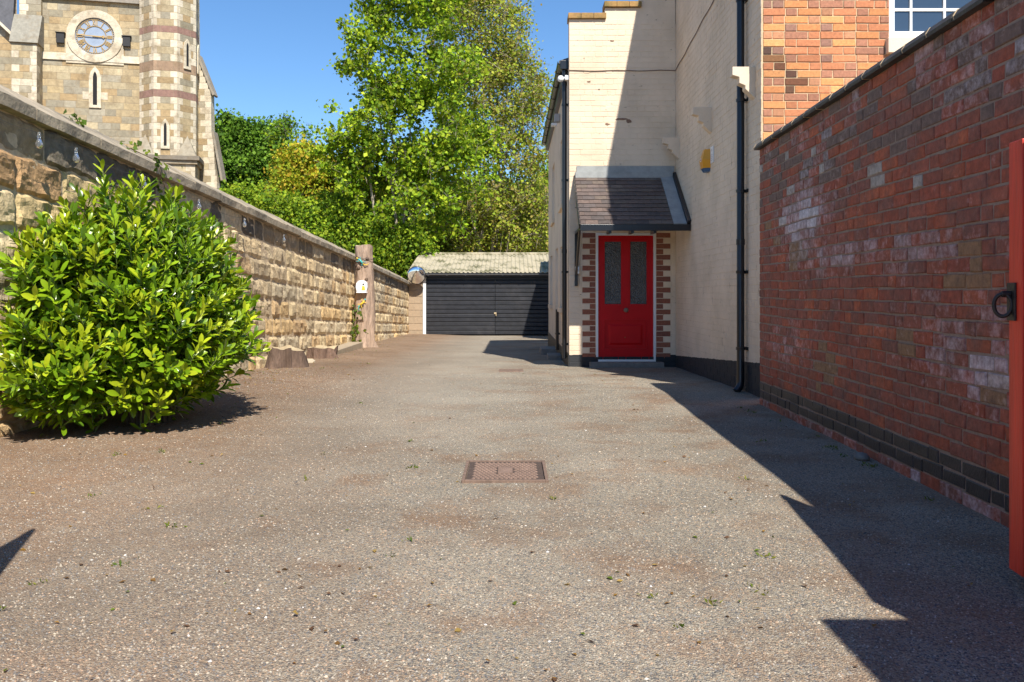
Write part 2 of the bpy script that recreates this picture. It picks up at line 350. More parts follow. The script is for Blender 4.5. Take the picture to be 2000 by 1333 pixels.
# ---------------------------------------------------------------- LEFT STONE WALL
WX = -3.46
def wtop(y): return EYE + 1.249 - 0.0425*(y-5.9)          # underside of the coping
wl = empty('stone_wall', (WX, 5, 0), 'long rough sandstone wall with sloping coping, left of the driveway', 'wall')
HC = .266
mb = MB(); yA, yB = 1.5, 29.2
def wp(y, dz): return Vector((WX, y, wtop(y)-dz))
stone_cols = [(.72,.56,.32), (.66,.50,.28), (.78,.62,.38), (.58,.45,.27), (.72,.50,.24), (.62,.51,.33), (.54,.37,.19)]
for ci in range(10):
    y = yA - random.uniform(0, .3); hs = 1.0
    while y < yB:
        l = random.uniform(.34, .95); y1 = min(yB, y+l)
        if ci == 0: c = random.choice([(.20,.165,.115), (.28,.22,.14), (.13,.11,.08), (.36,.27,.16), (.50,.40,.25)]) if y < 24 else random.choice([(.13,.11,.08),(.2,.16,.11)])
        elif ci <= 2 and y < 9: c = random.choice([(.46,.28,.13), (.58,.43,.21), (.38,.26,.14), (.62,.48,.27)])
        else: c = random.choice(stone_cols)
        k = random.uniform(.85, 1.15); c = tuple(q*k for q in c)
        near = y < 11
        nu = max(4, int(l/(.032 if near else .07))); nv = 9 if near else 5
        z0 = ci*HC+.006; z1 = (ci+1)*HC-.004
        if ci == 9: z1 += .4
        vs = []; fs = []; seed = random.uniform(0, 100)
        bul = random.uniform(-.004, .014)
        for a in range(nv+1):
            for b_ in range(nu+1):
                fu = b_/nu; fv = a/nv
                yy = y+.004+(y1-y-.008)*fu; dz = z0+(z1-z0)*fv
                e = min(fu*(y1-y), (1-fu)*(y1-y), fv*HC, (1-fv)*HC)
                edge = smooth(0, .028, e)
                q = Vector((yy*5, dz*7, seed))
                rough = noise.fractal(q*1.1, 1.0, 2.1, 4)
                rid = abs(noise.noise(Vector((yy*16+dz*9, dz*22-yy*6, seed))))*.5
                px = -.010 + edge*(bul + .020*rough + .020*rid)
                if e < 1e-6: px = -.024
                jig = .030*noise.noise(Vector((yy*6, ci*3.3+fv*2, 5)))
                vs.append(Vector((WX+px, yy, wtop(yy)-dz+jig)))
        for a in range(nv):
            for b_ in range(nu): fs.append((a*(nu+1)+b_, (a+1)*(nu+1)+b_, (a+1)*(nu+1)+b_+1, a*(nu+1)+b_+1))
        mb.add(vs, fs, 1, c); y = y1
ym = np.linspace(yA, yB, 80)
for i in range(79):
    a, b_ = ym[i], ym[i+1]
    mb.add([(WX-.022, a, -1.2), (WX-.022, b_, -1.2), (WX-.022, b_, wtop(b_)), (WX-.022, a, wtop(a)),
            (WX-.45, a, -1.2), (WX-.45, b_, -1.2), (WX-.45, b_, wtop(b_)), (WX-.45, a, wtop(a))], [(0,3,2,1), (4,5,6,7), (3,7,6,2)], 0)
mb.add([(WX-.03,yB,-1.2),(WX-.45,yB,-1.2),(WX-.45,yB,wtop(yB)),(WX-.03,yB,wtop(yB))], [(0,1,2,3)], 0)
mb.build('stonework', [M['stonemortar'], M['stone']], wl)
mb = MB(); y = yA
while y < yB:
    l = random.uniform(.85, 1.1); y1 = min(yB, y+l); s_ = .006; dj = random.uniform(-.008, .008)
    secs = []
    n = 8
    for i in range(n+1):
        yy = y+s_+(y1-y-2*s_)*i/n; t = wtop(yy)+dj; w_ = lambda k: .012*noise.noise(Vector((yy*4, k*3.1, 2)))
        secs.append([(WX-.02, yy, t), (WX+.055+w_(0), yy, t+.004), (WX+.058+w_(1), yy, t+.085+w_(2)), (WX+.035, yy, t+.10+w_(2)), (WX-.12, yy, t+.19+w_(5)), (WX-.30, yy, t+.30+w_(3)), (WX-.36, yy, t+.31), (WX-.62, yy, t+.08), (WX-.62, yy, t)])
    m_ = len(secs[0]); vs = [p for s in secs for p in s]
    fs = [(i*m_+k, i*m_+(k+1) % m_, (i+1)*m_+(k+1) % m_, (i+1)*m_+k) for i in range(n) for k in range(m_)] + [tuple(range(m_)), tuple(reversed(range(n*m_, (n+1)*m_)))]
    mb.add([Vector(p) for p in vs], fs, 0); y = y1
o = mb.build('coping', M['coping'], wl)
# ---------------------------------------------------------------- RIGHT BRICK WALL
ang = math.atan2(-.027, -1)     # direction along the wall toward the camera
U = Vector((-.027, -1, 0)).normalized(); Nn = Vector((-1, .027, 0)).normalized()
O = Vector((2.32, 8.16, 0))
bw = empty('brick_wall', (2.3, 6, 0), 'tall weathered red brick boundary wall with dark coping, right of the driveway', 'wall')
LW = 7.0; TOP = 2.39; ch = .0766
reds = [(.36,.078,.034), (.32,.072,.038), (.42,.095,.036), (.26,.085,.05), (.29,.105,.07), (.235,.10,.07), (.47,.115,.04), (.34,.10,.058)]
def rwcol(u, v, l):
    c = random.choice(reds); k = random.uniform(.8, 1.2); c = tuple(q*k for q in c)
    mz = .5+.5*noise.noise(Vector((u*.8, v*1.1, 31))); mean = (.32+.08*mz, .088+.012*mz, .05); c = tuple(q*.55+m_*.45 for q, m_ in zip(c, mean))
    wv = .10*random.random()+.14*max(0, noise.noise(Vector((u*1.1, v*1.6, 14))))
    g = math.exp(-(((u-1.25)/.62)**2 + ((v-1.63)/.22)**2)); wv += .75*g*random.uniform(.5, 1.1)
    g = math.exp(-(((u-2.5)/1.5)**2 + ((v-1.28)/.10)**2)); wv += .52*g*random.uniform(.2, 1.1)
    g = math.exp(-(((u-4.0)/.8)**2 + ((v-.75)/.22)**2)); wv += .50*g*random.uniform(0, 1.1)
    if v > 1.9: wv += .38*max(0, noise.noise(Vector((u*2.2, v*1.2, 4))))*2
    if v > 1.5 and random.random() < .04: c = (.42,.36,.30)
    if noise.noise(Vector((u*1.4, v*2.5, 8))) > .42 and random.random() < .5: c = (.30,.165,.08)
    if v > 1.85 and random.random() < .3: c = (.19,.12,.09)
    if v < .07: wv += .4*random.random()
    g = math.exp(-(((u-.9)/.8)**2 + ((v-.62)/.22)**2)); wv += .26*g*random.uniform(.3, 1.1); c = tuple(q*(1+.25*g) for q in c)
    if .07 < v < .225: return (2, (.03,.03,.033,0))
    return (*c, wv)
mb = MB()
mb.add([O-Nn*.006+U*a+Z_*b for a, b in ((-.0,-.25),(LW,-.25),(LW,TOP),(-.0,TOP))]+[O-Nn*.34+U*a+Z_*b for a, b in ((0,-.25),(LW,-.25),(LW,TOP),(0,TOP))],
       [(0,1,2,3),(4,7,6,5),(0,3,7,4),(1,5,6,2),(3,2,6,7)], 0)
WAVE = .013
brickface(mb, O, U, Z_, Nn, 0, LW, .07-2*ch-.0, TOP, ch, GARD, rwcol, j=.0038, b=.005, d=.008)
WAVE = 0.0
mb.build('brickwork', [M['mortar'], M['brick'], mat('blue_brick', attr=True, rough=.45, nscale=20, namt=.35, bump=.003)], bw)
mb = MB(); u = -.03
while u < LW:
    dz = random.uniform(-.004, .004); l = .30; c0 = u+.004; c1 = u+l-.004
    poly = [(-.36, 0), (.045, 0), (.05, .018), (.03, .05), (-.12, .085), (-.2, .085), (-.36, .05)]
    mb.prism(poly, O+U*c0+Z_*(TOP+dz), Nn, Z_, U, c1-c0, 0); u += l
mb.build('coping', [mat('coping_blue_brick', (.045,.047,.045), .6, nscale=8, namt=.4, bump=.003, tint2=(.14,.13,.09), tscale=7, tlo=.6, thi=.8)], bw)
mb = MB(); u = -.01
for i in range(23):
    mb.prism([(-.1,.0),(.046,.0),(.0515,.018),(.0312,.0515),(-.12,.087)], O+U*(u-.0035)+Z_*TOP, Nn, Z_, U, .007, 0); u += .30
mb.build('coping_joint', [M['lmortar']], bw)
# ---------------------------------------------------------------- HOUSE
hs = empty('house', (3.5, 11, 0), 'cream painted and orange brick house with red front door, right of the driveway', 'house')
SX, BY, DY = 2.46, 8.60, 13.08          # side wall x, front brick face y, door wall y
EV = 6.01
mb = MB()                               # cream side wall (normal -X), u runs toward camera
O2 = Vector((SX, DY, 0)); U2 = -Y_
mb.add([O2+U2*a+Z_*b+X_*.0035 for a, b in ((0,-.5),(DY-BY,-.5),(DY-BY,EV),(0,EV))], [(0,1,2,3)], 0)
brickface(mb, O2, U2, Z_, -X_, 0, DY-BY+.0, -.4, EV, .0766, FLEM, lambda u, v, l: (1,1,1), d=.0028, b=.0028, j=.0020, joint=.007, mi=0)
mb.build('side_wall', [M['cream_side']], hs)
oran = [(.60,.24,.085), (.64,.285,.105), (.52,.195,.085), (.38,.165,.095), (.28,.14,.095), (.46,.21,.105)]
def ocol(u, v, l):
    soot = .35 if abs((u-2.50)/.28-(3.51-v)/.43) < .28 and 3.05 < v < 3.55 else 1.0
    c = random.choice(oran[:4] if l > .18 else [oran[4], oran[3], oran[2], oran[5]]); k = random.uniform(.85, 1.12)*soot*(1+.3*noise.noise(Vector((u*2, v*2, 3))))
    return tuple(q*k for q in c)
WN = (3.73, 4.95, 3.56, 5.3)
O3 = Vector((0, BY, 0))
mb = MB()
holed_quad(mb, O3+Y_*.008, X_, Z_, SX+.004, 9.0, -.5, EV, [WN], 0)
# side of the brick skin at the corner and the rest of the block
mb.box(SX+.02, 9.0, BY+.3, 18.0, EV-.02, EV, 0)
mb.add([(9,BY,-.5),(9,18,-.5),(9,18,EV),(9,BY,EV)], [(0,1,2,3)], 0)
mb.add([(SX+.02,18,-.5),(9,18,-.5),(9,18,EV),(SX+.02,18,EV)], [(3,2,1,0)], 0)
mb.add([(SX+.01,DY,-.5),(SX+.01,18,-.5),(SX+.01,18,EV),(SX+.01,DY,EV)], [(0,1,2,3)], 0)
for (a, b_, cc, d_) in ((WN[0],WN[0],WN[2],WN[3]),):   # reveals
    mb.add([(a,BY+.008,cc),(a,BY+.12,cc),(a,BY+.12,d_),(a,BY+.008,d_)], [(0,1,2,3)], 0)
    mb.add([(WN[1],BY+.008,cc),(WN[1],BY+.12,cc),(WN[1],BY+.12,d_),(WN[1],BY+.008,d_)], [(3,2,1,0)], 0)
brickface(mb, O3, X_, Z_, -Y_, SX+.02, 7.2, -.2, EV, .0766, [(0,'sh'),(.11,'hs')], ocol, holes=[WN, (3.69, 5.0, 3.40, 3.56)], d=.008, b=.003, j=.002)
mb.build('front_wall', [M['lmortar'], M['obrick']], hs)
# roofs
mb = MB()
mb.add([(SX-.0,BY-.02,EV),(9.3,BY-.02,EV),(9.3,13.3,EV+2.6),(SX-.0,13.3,EV+2.6),(9.3,18.2,EV),(SX,18.2,EV)], [(0,1,2,3),(3,2,4,5)], 0)
mb.add([(SX+.01,BY,EV),(SX+.01,13.3,EV+2.55),(SX+.01,18.2,EV)], [(0,1,2)], 0)
mb.build('roof', M['dslate'], hs)
# sash window
wf = empty('dummy', (0,0,0), None, None); bpy.data.objects.remove(wf)
mb = MB(); a, b_, c0, c1 = WN; yq = BY+.04
mb.box(a-.0, a+.055, yq-.03, yq+.08, c0, c1); mb.box(b_-.055, b_, yq-.03, yq+.08, c0, c1); mb.box(a+.055, b_-.055, yq-.03, yq+.08, c0, c0+.075); mb.box(a+.055, b_-.055, yq-.03, yq+.08, c1-.06, c1)
wfo = mb.build('window', M['white'], hs, bevel=.003)
mb = MB()
gx = [a+.055+(b_-a-.11)*t for t in (.16, .46, .76)]
for x in gx: mb.box(x-.012, x+.012, yq+.0, yq+.04, c0+.075, c1-.06)
for z in (c0+.30, c0+.75, c0+1.2): mb.box(a+.055, b_-.055, yq+.004, yq+.036, z-.014, z+.014)
mb.build('glazing_bar', M['white'], wfo, bevel=.002)
mb = MB(); mb.box(a+.05, b_-.05, yq+.018, yq+.024, c0+.07, c1-.05); mb.build('pane', M['glassd'], wfo)
mb = MB(); mb.box(a-.04, b_+.05, BY-.07, BY+.10, 3.405, 3.555); mb.build('sill', M['cream'], wfo, bevel=.006)
# wing: door wall ------------------------------------------------
GZ13 = -.07
DXL, DXR, DT = 1.262, 2.162, 1.945
mb = MB(); O4 = Vector((0, DY, 0)); WXL = .86
hole = [(DXL, DXR, -1, DT)]
chd = .0823
holed_quad(mb, O4+Y_*.0035, X_, Z_, WXL, SX+.003, -.5, 5.08, hole, 0)
def dcol(u, v, l):
    k = int(round((v+.4)/chd-.5)) % 2
    return (1,1,1)
brickface(mb, O4, X_, Z_, -Y_, WXL, SX-.003, -.4, 5.16, chd, FLEM, dcol, holes=[(1.045 if 1 else 0, 2.40, -.07+.13, DT+.02)], d=.0028, b=.0028, j=.0020, joint=.007, mi=0)
# crow steps of the parapet and the left flank
mb.box(1.40, SX-.004, DY+.003, DY+.23, 5.08, 5.33, 0); mb.box(1.93, SX-.006, DY+.001, DY+.228, 5.33, 5.56, 0)
mb.box(WXL+.001, 1.40, DY+.003, DY+.23, 5.0, 5.16, 0)
mb.box(WXL+.0005, WXL+.23, DY+.006, DY+.225, -.4, 5.0, 0)
for a_, b2 in ((DXL-.001, DXL+.0), (DXR, DXR+.001)): mb.box(a_, b2, DY+.002, DY+.15, -.3, DT, 0)
mb.box(DXL, DXR, DY+.002, DY+.15, DT, DT+.01, 0)
mb.build('wing_wall', [M['cream_door']], hs)
for (px0, py0, w_, h_) in ((1212, 233, .11, .022), (1228, 238, .05, .035), (1186, 243, .05, .018), (1196, 80, .04, .012), (1150, 160, .03, .015), (1170, 175, .02, .012)):
    c0 = P(px0, py0, DY); mb = MB(); pl = [(w_*math.cos(t_)*random.uniform(.6,1.1), h_*math.sin(t_)*random.uniform(.5,1.1)) for t_ in np.linspace(0, 5.8, 11)]
    mb.prism(pl, Vector((c0.x, DY-.0005, c0.z)), X_, Z_, -Y_, .0045, 0, (.22,.13,.085)); mb.build('bare_patch', M['obrick'], hs)
# toothed brick surround
bb = [(.27,.095,.055), (.23,.085,.055), (.30,.11,.065)]; srd = [MB(), MB()]
for i in range(24):
    z0 = .06+i*.0823; z1 = z0+.0823
    if z1 > DT+.05: break
    long_ = i % 2 == 0
    for side in (0, 1):
        mb = srd[side]; inner, sh, lg = (DXL-.004, 1.165, 1.055) if side == 0 else (DXR+.004, 2.275, 2.385)
        far = lg if long_ else sh
        a_, b2 = sorted((inner, far))
        c = random.choice(bb); unit(mb, O4, X_, Z_, -Y_, a_+.003, b2-.003, z0+.004, z1-.004, c, .006, .003, .002, 1)
        wall_edge = 1.045 if side == 0 else 2.40
        a_, b2 = sorted((far, wall_edge))
        if b2-a_ > .03: unit(mb, O4, X_, Z_, -Y_, a_+.002, b2-.002, z0+.003, z1-.003, (1,1,1), .006, .003, .002, 0)
for q in srd: q.build('door_surround', [M['cream_door'], M['obrick']], hs)
# wing side (left flank, normal -X) with openings
Y2 = 20.5; O5 = Vector((WXL, DY+.23, 0))
winL = [(1.2, 2.1, 2.55, 3.7), (4.3, 5.3, 2.55, 3.7), (3.0, 3.9, 0.0, 1.9), (1.3, 2.2, .8, 1.85), (5.2, 6.2, .8, 1.85)]
mb = MB(); holed_quad(mb, O5, Y_, Z_, 0, Y2-DY-.23, -.6, 4.62, winL, 0)
for h in winL:
    a_, b2, c_, d_ = h
    for (p, q) in (((a_,c_),(a_,d_)), ((a_,d_),(b2,d_)), ((b2,d_),(b2,c_)), ((b2,c_),(a_,c_))):
        mb.add([O5+Y_*p[0]+Z_*p[1], O5+Y_*q[0]+Z_*q[1], O5+Y_*q[0]+Z_*q[1]+X_*.12, O5+Y_*p[0]+Z_*p[1]+X_*.12], [(0,1,2,3)], 0)
mb.add([(WXL,Y2,-.6),(SX+.5,Y2,-.6),(SX+.5,Y2,5.2),(WXL,Y2,4.62)], [(3,2,1,0)], 0)
mb.build('flank_wall', [M['cream']], hs)
mb = MB()
mb.box(WXL-.012, WXL+.0, DY+.0, Y2+.01, -.6, .12)
mb.build('plinth', M['blackpaint'], hs)
for k, h in enumerate(winL):
    a_, b2, c_, d_ = h; y0 = O5.y+a_; y1 = O5.y+b2
    mb = MB()
    if k == 2:
        mb.box(WXL+.06, WXL+.11, y0, y1, c_-.02, d_); o = mb.build('side_door', M['white'], hs, bevel=.004); continue
    for (p, q, r, s) in ((y0, y0+.06, c_, d_), (y1-.06, y1, c_, d_), (y0+.06, y1-.06, c_, c_+.06), (y0+.06, y1-.06, d_-.06, d_), ((y0+y1)/2-.02, (y0+y1)/2+.02, c_+.06, d_-.06)):
        mb.box(WXL+.05, WXL+.10, p, q, r, s)
    wo = mb.build('window', M['white'], hs)
    mb = MB(); mb.box(WXL+.07, WXL+.075, y0+.05, y1-.05, c_+.05, d_-.05); mb.build('pane', M['glassd'], wo)
    mb = MB(); mb.box(WXL-.05, WXL+.05, y0-.05, y1+.05, c_-.09, c_-.005); mb.build('sill', M['cream'], wo, bevel=.005)
# wing roof behind the parapet
mb = MB(); s = .33
mb.add([(WXL-.14, DY+.24, 4.60), (WXL-.14, Y2+.1, 4.60), (SX+1.2, Y2+.1, 4.60+s*(SX+1.34-WXL)), (SX+1.2, DY+.24, 4.60+s*(SX+1.34-WXL)),
        (WXL-.14, DY+.24, 4.55), (WXL-.14, Y2+.1, 4.55), (SX+1.2, Y2+.1, 4.50+s*(SX+1.34-WXL)), (SX+1.2, DY+.24, 4.50+s*(SX+1.34-WXL))],
       [(0,3,2,1), (4,5,6,7), (0,1,5,4), (0,4,7,3), (1,2,6,5)], 0)
mb.build('wing_roof', M['dslate'], hs)
# parapet copings
for (x0, x1, z) in ((.845, 1.415, 5.16), (1.385, 1.945, 5.335), (1.915, 2.455, 5.56)):
    mb = MB(); n = 3
    for i in range(n):
        aa = x0+(x1-x0)*i/n; bb_ = x0+(x1-x0)*(i+1)/n
        mb.box(aa+(.002 if i else 0), bb_-.002, DY-.045, DY+.27, z+.003, z+.085)
    mb.build('parapet_coping', M['ocopings'], hs, bevel=.005)
# gutter with brackets
mb = MB(); gx0 = .755; gr = .058; pts = [(gx0+gr*math.cos(t), 4.60-.01+gr*math.sin(t)*1.0-.0) for t in np.linspace(math.pi, 2*math.pi, 9)]
pts2 = [(gx0+(gr-.006)*math.cos(t), 4.59+(gr-.006)*math.sin(t)) for t in np.linspace(2*math.pi, math.pi, 9)]
mb.prism(pts+pts2, Vector((0, DY+.25, 0)), X_, Z_, Y_, Y2+.1-DY-.25, 0)
gu = mb.build('gutter', M['gloss_black'], hs)
mb = MB(); mb.box(WXL-.07, WXL-.0, DY+.25, Y2+.05, 4.40, 4.57); mb.build('soffit_board', M['gloss_black'], hs)
for y in np.arange(DY+.8, Y2, .9):
    mb = MB(); mb.prism([((gr+.008)*math.cos(t), (gr+.008)*math.sin(t)) for t in np.linspace(math.pi, 2*math.pi, 9)]+[(gr+.04,.01)], Vector((gx0, y, 4.59)), X_, Z_, Y_, .03, 0)
    mb.build('gutter_bracket', M['gloss_black'], gu)
# downpipes
def pipe(x, y, ztop, zbot, r, wallx, clips, shoe=True, cap=None):
    mb = MB(); pts = [(x, y, ztop), (x, y, zbot+.12)]
    if shoe: pts += [(x-.01, y-.01, zbot+.07), (x-.05, y-.03, zbot+.02)]
    mb.tube(pts, r, 16)
    for z in clips[1::2]: mb.tube([(x, y, z+.3), (x, y, z+.36)], r*1.14, 16)
    o = mb.build('downpipe', M['gloss_black'], hs, smooth=True); 
    m2 = o.modifiers.new('es', 'EDGE_SPLIT'); m2.split_angle = R(40)
    for z in clips:
        mb = MB(); mb.tube([(x, y, z), (x, y, z+.03)], r*1.22, 14); mb.box(x, wallx+.01, y-.012, y+.012, z+.003, z+.027); mb.box(wallx-.012, wallx, y-.065, y+.065, z-.002, z+.032)
        mb.build('pipe_clip', M['gloss_black'], o)
    return o
pipe(2.395, 9.12, EV, .0, .040, SX, [.45, 1.25, 2.1, 3.05, 4.1, 5.1])
p2 = pipe(.800, DY+.20, 4.50, -.07, .036, WXL, [.25, 1.35, 2.75, 3.9], shoe=False)
mb = MB(); mb.box(.735, .855, DY+.13, DY+.27, 4.44, 4.58); mb.build('hopper', M['gloss_black'], p2, bevel=.01)
pipe(.81, 15.6, .75, -.1, .03, WXL, [.3], shoe=False)
# corbels
for (Yc, z) in ((10.78, 3.335), (12.86, 3.335), (8.86, 3.335)):
    mb = MB(); prof = [(0,0), (.235,0), (.235,-.085), (.165,-.105), (.165,-.165), (.105,-.19), (.105,-.225), (0,-.325)]
    mb.prism([(a_, b2) for a_, b2 in prof], Vector((SX+.004, Yc-.06, z)), -X_, Z_, Y_, .115, 0)
    mb.build('corbel', M['cream'], hs, bevel=.005)
# doorstep and front door
mb = MB(); mb.box(1.16, 2.26, DY-.16, DY+.02, -.14, .012); mb.build('doorstep', M['concrete'], hs, bevel=.008)
LX0, LX1, LZ0, LZ1 = 1.296, 2.128, .048, 1.908
yf = DY+.03
mb = MB(); mb.box(DXL, LX0, yf-.03, yf+.05, .013, DT); mb.box(LX1, DXR, yf-.03, yf+.05, .013, DT); mb.box(LX0, LX1, yf-.03, yf+.05, LZ1+.002, DT); mb.box(LX0, LX1, yf-.035, yf+.05, .013, LZ0-.003)
mb.build('door_frame', M['white'], hs, bevel=.003)
# leaf: stiles and rails with openings
cx = (LX0+LX1)/2; GT, GB = LZ1-.075, LZ1-1.045
gl = [(LX0+.085, cx-.055), (cx+.055, LX1-.085)]
PB, PT = LZ0+.14, LZ0+.60
holes = [(g0, g1, GB, GT) for g0, g1 in gl] + [(LX0+.085, LX1-.085, PB, PT)]
mb = MB()
def grid_solid(mb, u0, u1, v0, v1, holes, y0, y1):
    us = sorted({u0, u1, *[h[0] for h in holes], *[h[1] for h in holes]}); vs = sorted({v0, v1, *[h[2] for h in holes], *[h[3] for h in holes]})
    holed_quad(mb, Vector((0, y0, 0)), X_, Z_, u0, u1, v0, v1, holes)
    for (a_, b2, c_, d_) in holes:
        mb.add([(a_,y0,c_),(a_,y1,c_),(a_,y1,d_),(a_,y0,d_)], [(0,1,2,3)]); mb.add([(b2,y0,c_),(b2,y1,c_),(b2,y1,d_),(b2,y0,d_)], [(3,2,1,0)])
        mb.add([(a_,y0,c_),(b2,y0,c_),(b2,y1,c_),(a_,y1,c_)], [(0,1,2,3)]); mb.add([(a_,y0,d_),(b2,y0,d_),(b2,y1,d_),(a_,y1,d_)], [(3,2,1,0)])
grid_solid(mb, LX0+.003, LX1-.003, LZ0, LZ1, holes, yf, yf+.025)
# mouldings round glass and the raised and fielded panel
def frame(mb, a_, b2, c_, d_, w_, y0, y1):
    mb.box(a_, a_+w_, y0, y1, c_, d_); mb.box(b2-w_, b2, y0, y1, c_, d_); mb.box(a_+w_, b2-w_, y0, y1, c_, c_+w_); mb.box(a_+w_, b2-w_, y0, y1, d_-w_, d_)
for g0, g1 in gl: frame(mb, g0+.0005, g1-.0005, GB+.0005, GT-.0005, .014, yf+.004, yf+.024)
a_, b2, c_, d_ = holes[2]; frame(mb, a_+.0005, b2-.0005, c_+.0005, d_-.0005, .018, yf-.004, yf+.02)
mb.add([(a_,yf+.02,c_),(b2,yf+.02,c_),(b2,yf+.02,d_),(a_,yf+.02,d_)], [(0,1,2,3)])
i1 = .075; i2 = .105
mb.add([(a_+i1,yf+.018,c_+i1),(b2-i1,yf+.018,c_+i1),(b2-i1,yf+.018,d_-i1),(a_+i1,yf+.018,d_-i1),(a_+i2,yf+.004,c_+i2),(b2-i2,yf+.004,c_+i2),(b2-i2,yf+.004,d_-i2),(a_+i2,yf+.004,d_-i2)],
       [(4,5,6,7),(0,1,5,4),(1,2,6,5),(2,3,7,6),(3,0,4,7)])
door = mb.build('front_door', M['red'], hs)
gm_ = mat('obscure_glass', (.075,.08,.08), .22, nscale=14, namt=.5, spec=.8)
t = gm_.node_tree; vv = t.nodes.new('ShaderNodeTexVoronoi'); vv.inputs['Scale'].default_value = 55; tcn = t.nodes.new('ShaderNodeTexCoord'); t.links.new(tcn.outputs['Object'], vv.inputs['Vector'])
bp = t.nodes.new('ShaderNodeBump'); bp.inputs['Distance'].default_value = .012; t.links.new(vv.outputs['Distance'], bp.inputs['Height']); t.links.new(bp.outputs[0], t.nodes['Principled BSDF'].inputs['Normal'])
for g0, g1 in gl:
    mb = MB(); mb.box(g0+.005, g1-.005, yf+.014, yf+.02, GB+.005, GT-.005); mb.build('glass_pane', gm_, door)
kz = LZ0+.74
mb = MB(); mb.lathe([(.001,0),(.034,0),(.034,.006),(.014,.012),(.014,.03),(.03,.042),(.036,.058),(.030,.074),(.012,.082),(.0005,.083)], (cx, yf, kz), (0,-1,0), 20); mb.build('door_knob', M['rust'], door, smooth=True)
mb = MB(); mb.lathe([(.0005,.004),(.008,.004),(.008,0)], (cx-.01, yf-.004, LZ0+.33), (0,-1,0), 10); mb.build('door_bolt', M['ocopings'], door)
# canopy
CY = 11.97; ZT, ZB = 2.80, 1.985
cxl, cxr = .95, SX-.005
mb = MB()
sl_ = Vector((0, CY-DY, ZB-ZT)); sll = sl_.length; V5 = -sl_.normalized(); N5 = Vector((0, -(ZT-ZB), -(CY-DY))).normalized()
if N5.z < 0: N5 = -N5
O6 = Vector((0, CY, ZB)); cxs = cxr-.23
mb.add([O6+X_*cxl-N5*.04, O6+X_*cxr-N5*.04, O6+X_*cxr+V5*sll-N5*.04, O6+X_*cxl+V5*sll-N5*.04, O6+X_*cxl-N5*.01, O6+X_*cxr-N5*.01, O6+X_*cxr+V5*sll-N5*.01, O6+X_*cxl+V5*sll-N5*.01],
       [(0,3,2,1),(4,5,6,7),(0,1,5,4),(1,2,6,5),(2,3,7,6),(3,0,4,7)], 0, (.05,.045,.045))
rows = 12
for r_ in range(rows):
    v0 = sll*r_/rows*.97; v1 = v0+sll/rows*1.25; u = cxl-.02+(0 if r_ % 2 else -.09)
    while u < cxs:
        u1 = min(cxs, u+.175); u0 = max(u, cxl-.02)
        if u1-u0 > .02:
            k = random.uniform(.8, 1.2); c = random.choice([(.105,.078,.068), (.12,.085,.07), (.09,.072,.066), (.13,.10,.08)]); c = tuple(q*k for q in c)
            lift = .014; a0 = O6+X_*(u0+.0015)+V5*(v0+random.uniform(-.004,.004)); b0 = O6+X_*(u1-.0015)+V5*(v0+random.uniform(-.004,.004)); a1 = O6+X_*(u0+.0015)+V5*min(v1, sll); b1 = O6+X_*(u1-.0015)+V5*min(v1, sll)
            mb.add([a0+N5*lift, b0+N5*lift, b1+N5*.001, a1+N5*.001, a0+N5*(lift-.009), b0+N5*(lift-.009)], [(0,1,2,3),(4,5,1,0)], 1, c)
        u += .175
can = mb.build('canopy', [M['blackpaint'], M['slate']], hs)
mb = MB()
mb.box(cxl+.0, cxr-.05, DY-.055, DY-.004, ZT-.03, ZT+.06)      # lead apron
mb.add([O6+X_*cxs+N5*.018, O6+X_*(cxr-.05)+N5*.018, O6+X_*(cxr-.05)+V5*(sll-.02)+N5*.018, O6+X_*cxs+V5*(sll-.02)+N5*.018,
        O6+X_*cxs-N5*.01, O6+X_*(cxr-.05)-N5*.01, O6+X_*(cxr-.05)+V5*(sll-.02)-N5*.01, O6+X_*cxs+V5*(sll-.02)-N5*.01], [(0,1,2,3),(4,5,1,0),(0,3,7,4),(1,5,6,2)], 0)
mb.box(cxl+.02, cxr-.02, DY-.018, DY-.003, ZT+.062, ZT+.15)
mb.build('lead_flashing', M['lead'], can)
mb = MB(); mb.box(cxl-.01, cxr, CY-.025, CY-.002, ZB-.085, ZB+.002)
mb.add([O6+X_*(cxl-.025)-N5*.07, O6+X_*(cxl-.003)-N5*.07, O6+X_*(cxl-.003)+V5*sll-N5*.07, O6+X_*(cxl-.025)+V5*sll-N5*.07, O6+X_*(cxl-.025)+N5*.012, O6+X_*(cxl-.003)+N5*.012, O6+X_*(cxl-.003)+V5*sll+N5*.012, O6+X_*(cxl-.025)+V5*sll+N5*.012], [(0,3,2,1),(4,5,6,7),(0,1,5,4),(1,2,6,5),(2,3,7,6),(3,0,4,7)])
mb.add([O6+X_*(cxr-.045)+N5*.0, O6+X_*(cxr)+N5*.0, O6+X_*(cxr)+V5*sll, O6+X_*(cxr-.045)+V5*sll, O6+X_*(cxr-.045)+N5*.06, O6+X_*(cxr)+N5*.075, O6+X_*(cxr)+V5*sll+N5*.075, O6+X_*(cxr-.045)+V5*sll+N5*.06], [(0,3,2,1),(4,5,6,7),(0,1,5,4),(1,2,6,5),(2,3,7,6),(3,0,4,7)])
for x in (1.35, 1.66, 1.97): mb.box(x-.02, x+.02, CY+.0, CY+.3, ZB-.115, ZB-.07)
mb.build('fascia', M['gloss_black'], can, bevel=.003)
for x in (cxl+.01,):
    mb = MB(); mb.box(x-.02, x+.025, DY-.055, DY-.004, 1.15, ZB-.02)
    mb.tube([(x, DY-.03, 1.3), (x, CY+.35, ZB-.02)], .018, 6); mb.box(x-.018, x+.022, CY+.02, DY-.056, ZB-.06, ZB-.02)
    mb.build('canopy_bracket', M['gloss_black'], can)
